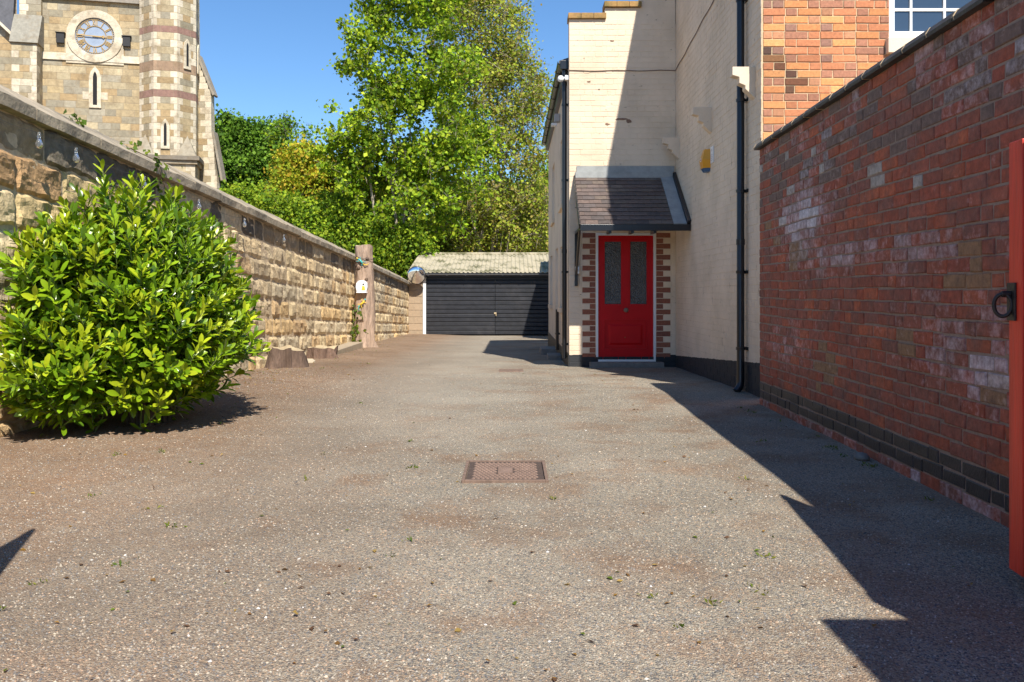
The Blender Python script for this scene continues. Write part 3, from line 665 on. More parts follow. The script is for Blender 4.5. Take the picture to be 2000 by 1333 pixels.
# fixtures on the house
e = MB(); e.box(cxl-.005, cxl+.055, DY-.078, DY-.057, 1.335, 1.44, 0); e.box(cxl+.012, cxl+.038, DY-.083, DY-.0785, 1.37, 1.40, 1)
tag(e.build('doorbell', [M['white'], M['greybox']], bevel=0), 'small white push doorbell on the black bracket left of the red door', 'doorbell')
al = empty('alarm_box', (SX, 10.88, 2.55), 'yellow and dark blue burglar alarm box on the shaded cream wall', 'alarm box')
mb = MB(); ya, yb = 10.775, 10.99
def hexa(z0, z1, w0, w1, t):
    ym_ = (ya+yb)/2
    return [Vector((SX, ym_-w0/2, z0)), Vector((SX, ym_+w0/2, z0)), Vector((SX, ym_+w1/2, z1)), Vector((SX, ym_-w1/2, z1)),
            Vector((SX-t[0], ym_-w0/2+.03, z0)), Vector((SX-t[0], ym_+w0/2-.03, z0)), Vector((SX-t[1], ym_+w1/2-.03, z1)), Vector((SX-t[1], ym_-w1/2+.03, z1))]
FH = [(4,5,6,7)[::-1], (0,1,5,4)[::-1], (1,2,6,5)[::-1], (2,3,7,6)[::-1], (3,0,4,7)[::-1]]
mb.add(hexa(2.60, 2.70, .19, .235, (.085, .10)), FH); mb.add(hexa(2.70, 2.835, .235, .165, (.10, .06)), FH)
for i in range(5): mb.box(SX-.088-.0022*i, SX-.086-.0022*i+.001, ya+.04, yb-.04, 2.612+i*.012, 2.616+i*.012)
mb.build('cover', M['yellow'], al)
mb = MB(); mb.add(hexa(2.555, 2.598, .15, .19, (.06, .084)), FH); mb.build('strobe_lens', M['blue'], al)
mb = MB(); mb.box(SX-.1015, SX-.100, 10.855, 10.91, 2.685, 2.725, 0); mb.box(SX-.1025, SX-.1017, 10.865, 10.90, 2.697, 2.713, 1); mb.build('badge', [M['white'], M['red']], al)
mb = MB(); mb.box(SX-.012, SX-.002, 10.60, 10.735, 2.64, 2.84, 0)
for i in range(4): mb.box(SX-.0135, SX-.0122, 10.62, 10.715, 2.67+i*.022, 2.677+i*.022, 1)
mb.box(SX-.0135, SX-.0122, 10.65, 10.68, 2.78, 2.81, 1)
tag(mb.build('wall_sign', [M['white'], M['greybox']]), 'small white notice plate beside the yellow alarm box', 'sign')
mb = MB(); pts = [(x, DY-.008+.003*math.sin(x*30), 4.385+.006*math.sin(x*9)) for x in np.linspace(WXL-.02, SX-.01, 16)] + [(SX-.01, y, 4.385+(DY-y)*.05+.18*smooth(0, 1, (DY-y)/2.7)*.5+.008*math.sin(y*8)) for y in np.linspace(DY-.03, 10.35, 16)]
pts += [(SX-.02, 10.33, 4.75)]
mb.tube(pts, .006, 6); tag(mb.build('cable', M['rust']), 'thin brown cable pinned across the upper cream walls', 'cable')
mb = MB(); mb.box(SX-.07, SX-.003, 10.27, 10.39, 4.66, 4.80); mb.tube([(SX-.035,10.33,4.66),(SX-.035,10.33,4.60)], .02, 8)
tag(mb.build('junction_box', M['greybox'], bevel=.006), 'grey junction box high on the cream side wall above the cable', 'junction box')
sc_ = empty('security_camera', (WXL, DY+.10, 4.2), 'white dome security camera below the gutter by the left drainpipe', 'camera')
mb = MB(); mb.box(WXL-.06, WXL, DY+.04, DY+.14, 4.26, 4.33); mb.tube([(WXL-.06, DY+.09, 4.295), (WXL-.10, DY+.07, 4.29)], .02, 8); mb.build('bracket', M['white'], sc_, bevel=.005)
mb = MB(); mb.lathe([(.001,.05),(.03,.045),(.045,.02),(.048,0),(.045,-.02),(.03,-.04),(.001,-.045)], (WXL-.125, DY+.06, 4.275), (0,0,1), 16); mb.build('lens_dome', M['white'], sc_, smooth=True)
fl = empty('floodlight', (WXL, 15.6, 4.1), 'grey floodlight under the gutter on the flank wall', 'floodlight')
mb = MB(); mb.box(WXL-.10, WXL-.005, 15.5, 15.66, 4.10, 4.24); mb.build('housing', M['greybox'], fl, bevel=.01)
mb = MB(); mb.box(WXL-.16, WXL-.06, 15.48, 15.62, 4.02, 4.07, M=None); mb.build('lamp_head', M['white'], fl, bevel=.006)
# hidden back range that shades the garage
bb2 = MB(); bb2.box(1.76, 6.5, 23.2, 29.0, -.8, 4.65, 0); bb2.add([(1.70,23.1,4.65),(6.6,23.1,4.65),(6.6,29.0,4.65),(1.70,29.0,4.65),(4.1,23.1,5.9),(4.1,29.0,5.9)], [(0,4,5,3),(1,2,5,4),(0,1,4),(3,5,2)], 1)
tag(bb2.build('outbuilding', [M['cream'], M['dslate']]), 'cream outbuilding behind the house beside the garage', 'outbuilding')
# step slab and drain bits by the wing
mb = MB(); mb.box(.62, .85, 14.9, 15.5, -.2, -.02); tag(mb.build('drain_surround', M['concrete'], bevel=.01), 'nearer dark concrete drain kerb at the foot of the flank wall', 'drain')
mb = MB(); mb.box(.55, .85, 16.6, 17.4, -.25, -.02); tag(mb.build('drain_surround', M['concrete'], bevel=.01), 'farther dark concrete drain kerb, in the shadow beside the flank wall', 'drain')
# ---------------------------------------------------------------- GARAGE
GY = 29.2; GS = F/GY
gar = empty('garage', (0, GY, -.4), 'garage with black boarded double doors and a corrugated roof at the end of the drive', 'garage')
gz0 = EYE-1.44-.0; ztop_d = EYE+(572-541)/GS; 
mb = MB()
blk = [(.36,.27,.18), (.38,.285,.19), (.34,.26,.175)]
Og = Vector((-3.49, GY, 0)); 
mb.box(-3.48, -2.99, GY+.012, GY+.22, gz0-.4, EYE+.62, 0, (.42,.33,.24))
r = 0; z = gz0-.05
while z < EYE+.60:
    us = [0, .30, .49] if r % 2 else [0, .12, .49] ; us = [0, .42, .49] if r % 2 else [0, .20, .49]
    for i in range(len(us)-1): unit(mb, Og, X_, Z_, -Y_, us[i]+.005, us[i+1]-.005, z+.005, z+.22, random.choice(blk), .004, .004, .001, 0)
    z += .225; r += 1
mb.box(-3.48, -3.28, GY+.22, GY+7.5, gz0-.4, EYE+.6, 0, (.36,.28,.19)); mb.box(3.6, 3.8, GY+.2, GY+7.5, gz0-.4, EYE+.6, 0, (.36,.28,.19)); mb.box(-3.28, 3.6, GY+7.3, GY+7.5, gz0-.4, EYE+.6, 0, (.36,.28,.19))
mb.box(1.77, 3.8, GY+.01, GY+.2, gz0-.4, EYE+.62, 0, (.36,.28,.19))
mb.build('wall', M['block'], gar)
mb = MB(); mb.box(-2.985, -2.885, GY-.03, GY+.10, gz0-.1, ztop_d+.02); mb.build('door_post', M['white'], gar, bevel=.004)
DL, DM, DR = -2.875, -.565, 1.75
for (a_, b2) in ((DL, DM-.008), (DM+.008, DR)):
    mb = MB(); mb.box(a_, b2, GY+.03, GY+.06, gz0+.03, ztop_d-.10)
    n = 13; hb = (ztop_d-.10-(gz0+.03))/n
    for i in range(n):
        z0 = gz0+.03+i*hb; jz = random.uniform(-.004, .004)
        yj = random.uniform(-.004,.004); zc = z0+hb-.026; mb.add([(a_,GY-.006,z0+.016+jz),(b2,GY-.006+yj,z0+.016+jz),(b2,GY-.002+yj,zc+jz),(a_,GY-.002,zc+jz),(b2,GY+.028,z0+hb+.004),(a_,GY+.028,z0+hb+.004),(a_,GY+.029,z0+.014+jz),(b2,GY+.029,z0+.014+jz)], [(0,1,2,3),(3,2,4,5),(6,7,1,0)])
        mb.add([(a_,GY+.0015,z0+hb-.012),(b2,GY+.0015,z0+hb-.012),(b2,GY+.028,z0+hb+.004),(a_,GY+.028,z0+hb+.004)], [(0,1,2,3)]) if False else None
    dl = mb.build('door_leaf', M['gboard'], gar)
mb = MB(); mb.box(DL, DR, GY-.01, GY+.06, ztop_d-.095, ztop_d+.03); mb.build('lintel', M['gboard'], gar)
mb = MB(); mb.box(DM-.035, DM+.045, GY-.03, GY-.001, gz0+.72, gz0+.78); mb.tube([(DM+.03,GY-.04,gz0+.75),(DM+.03,GY-.04,gz0+.66)], .015, 6); mb.build('latch', M['wood'], gar)
mb = MB()   # corrugated roof: front slope then back slope
eY, rY = GY-.18, GY+3.6; ez = EYE+(572-533)/F*eY; rz = EYE+(572-497.5)/F*rY
xs2 = np.arange(-3.50, 3.85, .0245)
vs = []; 
for (y, z) in ((eY, ez), (rY, rz), (rY+4.0, ez)):
    for x in xs2:
        ph = (x/.147) % 1; h = .032*(max(0, math.cos(2*math.pi*ph)))**.6 if math.cos(2*math.pi*ph) > 0 else 0
        vs.append((x, y, z+h))
n = len(xs2); mb.add([Vector(v) for v in vs], [(r_*n+i, r_*n+i+1, (r_+1)*n+i+1, (r_+1)*n+i) for r_ in range(2) for i in range(n-1)])
mb.add([Vector(v)-Vector((0,0,.012)) for v in vs[:n]]+[Vector(v) for v in vs[:n]], [(i, i+1, n+i+1, n+i) for i in range(n-1)])
mb.tube([(-3.5, rY, rz+.03), (3.85, rY, rz+.03)], .05, 8)
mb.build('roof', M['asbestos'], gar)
mb = MB(); mb.box(-3.25, 3.8, eY+.02, eY+.05, ez-.14, ez-.01); mb.build('fascia', M['gboard'], gar)
mb = MB(); mb.prism([(.05*math.cos(t), .05*math.sin(t)) for t in np.linspace(math.pi, 2*math.pi, 8)]+[(.043*math.cos(t), .043*math.sin(t)) for t in np.linspace(2*math.pi, math.pi, 8)], Vector((-3.02, eY-.05, ez-.045)), Y_, Z_, X_, 4.9, 0)
for x in np.arange(-2.8, 1.8, .62): mb.box(x, x+.03, eY-.102, eY+.02, ez-.098, ez-.085)
mb.build('gutter', M['greybox'] if False else mat('grey_gutter', (.12,.12,.12), .5), gar)
mi = empty('convex_mirror', P(813, 560, 28.85), 'round convex traffic mirror on the left corner of the garage', 'mirror')
mc = P(813.5, 538, 28.8); ax = Vector((.05, -1, -.22)).normalized(); Rr = .29
mb = MB(); mb.lathe([(.0005, .085)]+[(Rr*math.sin(t), .085*math.cos(t*1.0)**1 if t < 1.57 else 0) for t in np.linspace(.12, 1.5708, 14)], mc, ax, 40); mb.build('mirror_dome', M['chrome'], mi, smooth=True)
mb = MB(); mb.lathe([(Rr-.004,.012),(Rr+.012,.012),(Rr+.014,-.006),(Rr*.8,-.03),(.001,-.035)], mc, ax, 40); mb.tube([mc-ax*.03, mc-ax*.03+Vector((0,.1,-.02)), Vector((mc.x+.03, GY+.01, mc.z-.15))], .02, 8); mb.build('rim', M['gloss_black'], mi, smooth=True)
# ---------------------------------------------------------------- GATES
def gate(name_lab, hinge_sign, Otip, Ud, label):
    # leaf from its free end Otip running toward the hinge along Ud, 1.85 long, driveway face normal Nf
    g = empty('gate_leaf', Otip, label, 'gate', 'red boarded gate leaves')
    Ud = Ud.normalized(); Nf = Vector((-Ud.y, Ud.x, 0))
    if Nf.x*hinge_sign < 0: Nf = -Nf
    Mx = Matrix((( Ud.x, Nf.x, 0, Otip.x), (Ud.y, Nf.y, 0, Otip.y), (0, 0, 1, Otip.z), (0,0,0,1)))
    H = 1.535; L_ = 1.55
    top = lambda u: H + .0*u
    mb = MB()
    for (u0, u1) in ((0, .10), (L_-.10, L_)): mb.box(u0, u1, 0, .022, .0, H, M=Mx)
    for z in (.12, .72, 1.36): mb.box(.10, L_-.10, -.012, .0, z, z+.10, M=Mx)
    mb.build('gate_frame', M['gatered'], g, bevel=.004)
    mb = MB(); u = .102; 
    while u < L_-.1:
        mb.box(u+.001, min(L_-.1, u+.10)-.001, .003, .018, .015, H-.01, M=Mx); u += .10
    mb.box(0.0, L_, -.045, -.0125, .0, H, M=Mx) if False else None
    mb.build('boards', M['gatered'], g, bevel=.003)
    return g, Mx
g1, Mx = gate('', -1, Vector((1.815, 3.14, .055)), Vector((-.10, -1, 0)), 'open red boarded gate leaf at the right edge, with a black ring handle')
c = Mx @ Vector((.03, .022, .98))
mb = MB(); mb.box(-.0, .062, .0225, .030, .895, 1.03, M=Mx); mb.tube([Mx @ Vector((.03,.03,.99)), Mx @ Vector((.03,.06,.99))], .012, 10)
mb.build('handle_plate', M['iron'], g1, bevel=.002)
mb = MB(); cc = Mx @ Vector((.03, .056, .95)); pts = [cc + (Mx.to_3x3() @ Vector((0.012*math.cos(t), .016*math.cos(t)+.0, 0))) + Z_*.040*math.sin(t) + (Mx.to_3x3() @ Vector((-.022*math.cos(t), .010*math.cos(t), 0))) for t in np.linspace(0, 2*math.pi, 25)]
mb.tube(pts, .0072, 8, cap=False); mb.build('ring_handle', M['iron'], g1, smooth=True)
g2, _ = gate('', 1, Vector((-1.66, 2.46, .055)), Vector((.05, -1, 0)), 'left red gate leaf, out of frame, casting the pointed shadow at lower left')
gp = MB(); gp.box(1.62, 2.05, .42, .86, -.1, 2.15, 0); gp.box(1.58, 2.09, .38, .90, 2.15, 2.25, 0)
tag(gp.build('gate_pier', M['concrete'], bevel=.01), 'square stone gate pier behind the right gate leaf', 'pier')
# ---------------------------------------------------------------- MANHOLE COVERS
mh = empty('manhole_cover', (-.05, 4.9, gz(0, 4.9)), 'rectangular rusty iron manhole cover in the middle of the gravel drive', 'manhole cover')
A_, B_, C_, D_ = P(907, 946, 4.72), P(1063, 946, 4.72), P(1060, 908, 5.27), P(917, 908, 5.27)
zt = gz(0, 4.9)+.016
x0, x1, y0, y1 = -.255, .178, 4.78, 5.30; sh = .0
mb = MB(); mb.box(x0, x1, y0, y1, zt-.05, zt-.008, 0)
n1, n2 = 14, 13
for i in range(n1):
    for k in range(n2):
        xx = x0+.035+(x1-x0-.07)*(i+.5+(.5 if k % 2 else 0)-.25)/n1; yy = y0+.03+(y1-y0-.06)*(k+.5)/n2
        if abs(xx-(x0+x1)/2) < .05 and abs(yy-(y0+y1)/2) < .10: continue
        w1, w2 = .0125, .0165
        mb.add([(xx-w1,yy,zt-.008),(xx,yy-w2,zt-.008),(xx+w1,yy,zt-.008),(xx,yy+w2,zt-.008),(xx,yy,zt+.001)], [(0,1,4),(1,2,4),(2,3,4),(3,0,4)], 1)
mb.box((x0+x1)/2-.042, (x0+x1)/2+.042, (y0+y1)/2-.085, (y0+y1)/2+.085, zt-.008, zt-.002, 1)
mb.build('cover_plate', [mat('dark_recess', (.07,.047,.036), .9, namt=.3, nscale=30), mat('worn_iron', (.21,.14,.105), .75, namt=.3, nscale=18)], mh)  # recesses coloured darker than the raised diamonds
mb = MB(); frame_ = [(x0-.022, x0-.004, y0-.022, y1+.022), (x1+.004, x1+.022, y0-.022, y1+.022), (x0-.004, x1+.004, y0-.022, y0-.004), (x0-.004, x1+.004, y1+.004, y1+.022)]
for f in frame_: mb.box(*f, zt-.05, zt-.001)
mb.build('cover_frame', M['rust'], mh, bevel=.002)
mb = MB(); yy = 12.3; mb.box(P(975,720,yy).x, P(1022,720,yy).x, yy-.18, yy+.18, gz(0,yy)-.05, gz(0,yy)+.012)
tag(mb.build('manhole_cover', M['rust'], bevel=.004), 'small flat rusty drain cover in front of the house corner', 'manhole cover')
# ---------------------------------------------------------------- CHURCH
CH = empty('church', (-22, 38, 0), 'sandstone church tower with a clock and an octagonal stair turret behind the wall', 'church')
CS = 45.0; CYY = F/CS
th = R(-13)   # tower face recedes to the right
Uc = Vector((math.cos(R(13)), math.sin(R(13)), 0)); Nc = Vector((math.sin(R(13)), -math.cos(R(13)), 0))
def onface(px, py, off=0.0):   # intersection of the sight line with the tower face plane
    O_ = Vector((P(178, 73, CYY).x, CYY, 0)); d = Vector(((px-1000)/F, 1, (572-py)/F)); 
    k = (O_+Nc*off).dot(Nc)/d.dot(Nc); q = d*k; return q + Z_*EYE
O_c = Vector((P(178, 73, CYY).x, CYY, 0))
def uv(px, py, off=0): q = onface(px, py, off); return (q-O_c).dot(Uc), q.z
tan = [(.40,.31,.18), (.35,.28,.17), (.44,.34,.19), (.30,.26,.18), (.38,.27,.14), (.33,.29,.21), (.45,.37,.23)]
pale = [(.60,.52,.38), (.64,.56,.42), (.56,.48,.35)]
redc = (.27,.155,.12)
def ashface(mb, O, U, N, u0, u1, v0, v1, h=.30, holes=(), colf=None, lm=(.35,.8)):
    mb.add([O+U*u0+Z_*v0-N*.006, O+U*u1+Z_*v0-N*.006, O+U*u1+Z_*v1-N*.006, O+U*u0+Z_*v1-N*.006], [(0,1,2,3)], 0)
    n = max(1, round((v1-v0)/h)); hh = (v1-v0)/n
    for r_ in range(n):
        a_ = v0+r_*hh; b2 = a_+hh; u = u0
        while u < u1-.01:
            l = random.uniform(*lm); e = min(u1, u+l)
            if u1-e < .15: e = u1
            cu, cv = (u+e)/2, (a_+b2)/2
            skip = any(h_[0] < cu < h_[1] and h_[2] < cv < h_[3] for h_ in holes)
            if not skip:
                c = (colf(cu, cv, r_) if colf else None) or random.choice(tan); k = random.uniform(.88, 1.12)
                unit(mb, O, U, Z_, N, u+.006, e-.006, a_+.006, b2-.006, tuple(q*k for q in c), .004, .006, .002, 1)
            u = e
mb = MB()
uL, _ = uv(60, 300); uR, _ = uv(300, 300); ccu, ccz = uv(186, 72)
bandz = uv(180, 112)[1]
ashface(mb, O_c, Uc, Nc, uL, uR, -.8, 16.2, .30, [])
# pale clock surround: disc with square shoulders, pale string course
sq = lambda a_, b2, c_, d_, t, col_, m_=1: mb.prism([(a_,c_),(b2,c_),(b2,d_),(a_,d_)], O_c+Nc*.0, Uc, Z_, Nc, t, m_, col_)
Rin, Rout = .80, 1.14
ring = MB()
for k in range(28):
    t0, t1 = 2*math.pi*k/28, 2*math.pi*(k+1)/28 
    c = random.choice(pale)
    poly = [(ccu+Rin*math.cos(t0), ccz+Rin*math.sin(t0)), (ccu+Rout*math.cos(t0), ccz+Rout*math.sin(t0)), (ccu+Rout*math.cos(t1), ccz+Rout*math.sin(t1)), (ccu+Rin*math.cos(t1), ccz+Rin*math.sin(t1))]
    ring.prism(poly, O_c+Nc*.01, Uc, Z_, Nc, .09, 0, c)
for (a_, b2, c_, d_) in ((-1.16,-.80,-1.05,-.05), (.80,1.16,-1.05,-.05), (-1.16,1.16,-1.2,-1.05)):
    ring.prism([(ccu+a_,ccz+c_),(ccu+b2,ccz+c_),(ccu+b2,ccz+d_),(ccu+a_,ccz+d_)], O_c+Nc*.008, Uc, Z_, Nc, .035, 0, pale[0])
mb.build('tower_wall', [M['ashmortar'], M['ashlar']], CH)
ring.build('clock_surround', [M['ashlar']], CH, bevel=0)
mb = MB(); mb.prism([(uL,bandz-.20),(uR,bandz-.20),(uR,bandz+.10),(uL,bandz+.10)], O_c+Nc*.006, Uc, Z_, Nc, .06, 0, pale[1])
zt_ = uv(200, 5)[1]; mb.prism([(uL,zt_),(uR,zt_),(uR,zt_+.22),(uL,zt_+.22)], O_c+Nc*.0, Uc, Z_, Nc, .16, 0, (.28,.25,.2))
mb.build('string_course', M['ashlar'], CH)
# clock
mb = MB(); n = 48
mb.add([O_c+Nc*.02+Uc*ccu+Z_*ccz]+[O_c+Nc*.02+Uc*(ccu+.80*math.cos(2*math.pi*k/n))+Z_*(ccz+.80*math.sin(2*math.pi*k/n)) for k in range(n)], [(0, k+1, (k+1) % n+1) for k in range(n)], 0)
clk = mb.build('clock', M['dial'], CH)
mb = MB(); Pc = lambda u, v, o: O_c+Nc*o+Uc*(ccu+u)+Z_*(ccz+v)
def stroke(mb, a, b, w_, off=.03):
    a = Vector((a[0], a[1])); b = Vector((b[0], b[1])); d = (b-a).normalized(); q = Vector((-d.y, d.x))*w_/2
    ps = [a-q, b-q, b+q, a+q]; mb.add([Pc(p.x, p.y, off) for p in ps]+[Pc(p.x, p.y, off+.02) for p in ps], [(0,3,2,1),(4,5,6,7),(0,1,5,4),(1,2,6,5),(2,3,7,6),(3,0,4,7)])
rom = ['XII','I','II','III','IIII','V','VI','VII','VIII','IX','X','XI']
for hk, s_ in enumerate(rom):
    an = math.pi/2-hk*math.pi/6; ru = Vector((math.cos(an), math.sin(an))); tu = Vector((math.sin(an), -math.cos(an)))
    wd = {'I': .05, 'V': .11, 'X': .11}; tot = sum(wd[c] for c in s_); x = -tot/2
    for chx in s_:
        a0, a1 = x+.012, x+wd[chx]-.012; lo, hi = .49, .70
        pt = lambda u_, r_: (ru*r_+tu*u_)[:]
        if chx == 'I': stroke(mb, pt((a0+a1)/2, lo), pt((a0+a1)/2, hi), .026)
        elif chx == 'V': stroke(mb, pt(a0, hi), pt((a0+a1)/2, lo), .028); stroke(mb, pt(a1, hi), pt((a0+a1)/2, lo), .018)
        else: stroke(mb, pt(a0, hi), pt(a1, lo), .028); stroke(mb, pt(a1, hi), pt(a0, lo), .018)
        x += wd[chx]
for k in range(60):
    an = 2*math.pi*k/60; stroke(mb, (.735*math.cos(an), .735*math.sin(an)), (.775*math.cos(an), .775*math.sin(an)), .02)
for rr in (.44, .46, .725):
    for k in range(48):
        a0, a1 = 2*math.pi*k/48, 2*math.pi*(k+1)/48; stroke(mb, (rr*math.cos(a0), rr*math.sin(a0)), (rr*math.cos(a1), rr*math.sin(a1)), .012)
mb.build('numerals', M['gold'], clk)
mb = MB(); stroke(mb, (.14,-.01), (-.72,.03), .035, .07); mb.build('minute_hand', M['gold'], clk)
mb = MB(); stroke(mb, (-.1,.0), (.30,-.01), .05, .055); stroke(mb, (.28,-.01), (.36,.05), .04, .055); stroke(mb, (.28,-.01), (.36,-.07), .04, .055); stroke(mb, (.30,-.01), (.48,-.015), .04, .055); mb.build('hour_hand', M['gold'], clk)
mb = MB(); bx = [(uv(119,76)), (uv(248,83))]
for (u_, v_) in bx:
    mb = MB(); mb.box(u_-.16, u_+.16, .0, .14, v_-.22, v_+.22, M=Matrix(((Uc.x, Nc.x, 0, O_c.x), (Uc.y, Nc.y, 0, O_c.y), (0,0,1,0), (0,0,0,1))))
    mb.box(u_-.20, u_+.20, .0, .18, v_+.22, v_+.26, M=Matrix(((Uc.x, Nc.x, 0, O_c.x), (Uc.y, Nc.y, 0, O_c.y), (0,0,1,0), (0,0,0,1))))
    mb.build('lantern_bracket', M['iron'], CH, bevel=.02)
def lancet(_a, _b, O, U, N, cu, z0, z1, w_, fr=.16, quoins=True):
    mb_f, mb_h = MB(), MB()
    arc = lambda ww, ztop, rise: [(cu-ww, z0), (cu+ww, z0), (cu+ww, ztop-rise), (cu+ww*.7, ztop-rise*.45), (cu, ztop), (cu-ww*.7, ztop-rise*.45), (cu-ww, ztop-rise)]
    mb_h.prism(arc(w_, z1, w_*3), O+N*.032, U, Z_, N, .012, 0, (1,1,1))
    inner = arc(w_, z1, w_*3)[1:]+[arc(w_, z1, w_*3)[0]]; outer = [(cu+w_+fr, z0), (cu+w_+fr, z1-w_*3), (cu+(w_+fr)*.7, z1-w_*1.3+fr*.6), (cu, z1+fr*1.4), (cu-(w_+fr)*.7, z1-w_*1.3+fr*.6), (cu-w_-fr, z1-w_*3), (cu-w_-fr, z0)]
    for i in range(6):
        mb_f.prism([inner[i], outer[i], outer[i+1], inner[i+1]], O+N*.004, U, Z_, N, .05, 0, random.choice(pale))
    mb_f.prism([(cu-w_-fr, z0-.12), (cu+w_+fr, z0-.12), (cu+w_+fr, z0), (cu-w_-fr, z0)], O+N*.004, U, Z_, N, .055, 0, pale[0])
    if quoins:
        for zq in (z0+.25, z0+.95, z0+1.6):
            if zq+.3 < z1-.3:
                for sd in (-1, 1):
                    a_ = cu+sd*(w_+fr); b2 = a_+sd*.26; a_, b2 = sorted((a_, b2)); mb_f.prism([(a_, zq),(b2, zq),(b2, zq+.32),(a_, zq+.32)], O+N*.003, U, Z_, N, .012, 0, random.choice(pale))
    lo_ = mb_h.build('lancet_window', M['hole'], CH); mb_f.build('surround', M['ashlar'], lo_)
mf, mh_ = MB(), MB()
lu, lz0 = uv(186, 206); _, lz1 = uv(186, 140); lancet(mf, mh_, O_c, Uc, Nc, lu, lz0, lz1, .085)
# turret (octagonal), its visible faces
Tc = onface(330, 200, 0)-Nc*.2; Tc.z = 0; TR = 1.27; Yt = Tc.y
Tfaces = []
for k in range(8):
    a0 = R(22.5+45*k+13+180); a1 = a0+R(45); p0 = Tc+Vector((math.cos(a0), math.sin(a0), 0))*TR; p1 = Tc+Vector((math.cos(a1), math.sin(a1), 0))*TR
    Tfaces.append((p0, p1))
zof = lambda py: EYE+(572-py)*(Tc.y-1.1)/F
bands = [(zof(64), zof(51)), (zof(139), zof(120)), (zof(190), zof(176))]
mb = MB(); zbase = zof(305)
for k, (p0, p1) in enumerate(Tfaces):
    Uf = (p1-p0).normalized(); Nf = Vector((Uf.y, -Uf.x, 0)); wdt = (p1-p0).length
    if ((p0+p1)/2).dot(Nf) > 0: continue
    def tcf(cu, cv, r_, wdt=wdt):
        for b0, b1 in bands:
            if b0 <= cv <= b1: return redc if b1-b0 < .36 else (.33,.22,.14)
        d_ = min(cu, wdt-cu)
        return random.choice(pale) if d_ < (.16 if r_ % 2 else .27) else random.choice(tan)
    # stretch course boundaries: split each row into quoin, infill, quoin
    mb.add([p0+Z_*zbase-Nf*.006, p1+Z_*zbase-Nf*.006, p1+Z_*17-Nf*.006, p0+Z_*17-Nf*.006], [(0,1,2,3)], 0)
    zr = zbase; r_ = 0; edges = sorted([zbase]+[q for b in bands for q in b]+[17])
    for ei in range(len(edges)-1):
        for (a_, b2) in courses(edges[ei], edges[ei+1], .29):
            mid = (a_+b2)/2; red = any(b0 <= mid <= b1 for b0, b1 in bands)
            q = .15 if r_ % 2 else .29
            segs = [(0, q, 1), (q, wdt-q, 0), (wdt-q, wdt, 1)]
            for (s0, s1, pl) in segs:
                c = tcf(wdt/2, mid, r_) if red else (random.choice(pale) if pl else random.choice(tan)); kk = random.uniform(.9, 1.1)
                unit(mb, p0, Uf, Z_, Nf, s0+.005, s1-.005, a_+.005, b2-.005, tuple(x*kk for x in c), .004, .006, .002, 1)
            r_ += 1
tur = mb.build('stair_turret', [M['ashmortar'], M['ashlar']], CH)
for k, (p0, p1) in enumerate(Tfaces):
    Uf = (p1-p0).normalized(); Nf = Vector((Uf.y, -Uf.x, 0)); mid = (p0+p1)/2; pxm = 1000+mid.x/mid.y*F
    if mid.dot(Nf) > 0: continue
    if 300 < pxm < 345: lancet(mf, mh_, p0, Uf, Nf, (p1-p0).length/2, zof(286), zof(240), .06, .12, False)
    if pxm >= 345: lancet(mf, mh_, p0, Uf, Nf, (p1-p0).length/2, zof(125), zof(78), .06, .12, False)
# turret base: broad square plinth with coping and corner stops
mb = MB(); Mt = Matrix(((Uc.x, Nc.x, 0, Tc.x), (Uc.y, Nc.y, 0, Tc.y), (0,0,1,0), (0,0,0,1)))
mb.box(-1.22, 1.22, -1.22, 1.22, -.5, zbase-.18, 0, (.42,.34,.22), M=Mt)
mb2 = MB(); mb2.box(-1.42, 1.42, -1.42, 1.42, zbase-.18, zbase, 0, (.20,.17,.13), M=Mt); mb2.box(-1.32, 1.32, -1.32, 1.32, zbase-.34, zbase-.18, 0, (.35,.29,.2), M=Mt)
for sx in (-1, 1):
    b0 = [Mt @ Vector((sx*a_, b2, zbase)) for a_, b2 in ((1.28,1.28),(.45,1.28),(1.28,.45))]; apex = Mt @ Vector((sx*.86, .86, zbase+.95))
    mb2.add(b0+[apex], [(0,1,3),(1,2,3),(2,0,3)], 0, (.30,.26,.19))
Of = Mt @ Vector((-1.22, 1.222, 0)); ashface(mb, Of, Uc, Nc, 0, 2.44, -.5, zbase-.34, .3, [], lambda cu, cv, r_: (random.choice(pale) if min(cu, 2.44-cu) < .3 else redc if random.random() < .15 else random.choice(tan)))
mb.m = [1 if m_ == 0 and i < 6 else m_ for i, m_ in enumerate(mb.m)]
mb.build('turret_base', [M['ashmortar'], M['ashlar']], CH); mb2.build('turret_string_course', M['ashlar'], CH)
# side buttress to the right of the turret, stepped
def polywall(name, pts_px, Yp, thick, c=(.40,.32,.20), m=None, quo=True):
    mb = MB(); ps = [P(x, y, Yp) for x, y in pts_px]; n = len(ps)
    mb.add(ps+[p+Vector((0, thick, 0)) for p in ps], [tuple(range(n)), tuple(reversed(range(n, 2*n)))]+[(i, n+i, n+(i+1) % n, (i+1) % n) for i in range(n)], 0, c)
    return mb
Yp = Tc.y+.6
mb = MB(); z = -.3; prof = [(572, 412), (352, 424), (350, 418), (262, 416), (180, 412), (110, 384), (-20, 383)]
def redge(py):
    pts = [(600, 424), (352, 424), (335, 420), (262, 416), (258, 413), (182, 412), (112, 384), (-60, 382)]
    for (y0_, x0_), (y1_, x1_) in zip(pts, pts[1:]):
        if y1_ <= py <= y0_: return x0_+(x1_-x0_)*(y0_-py)/(y0_-y1_)
    return 383
zz = -.4
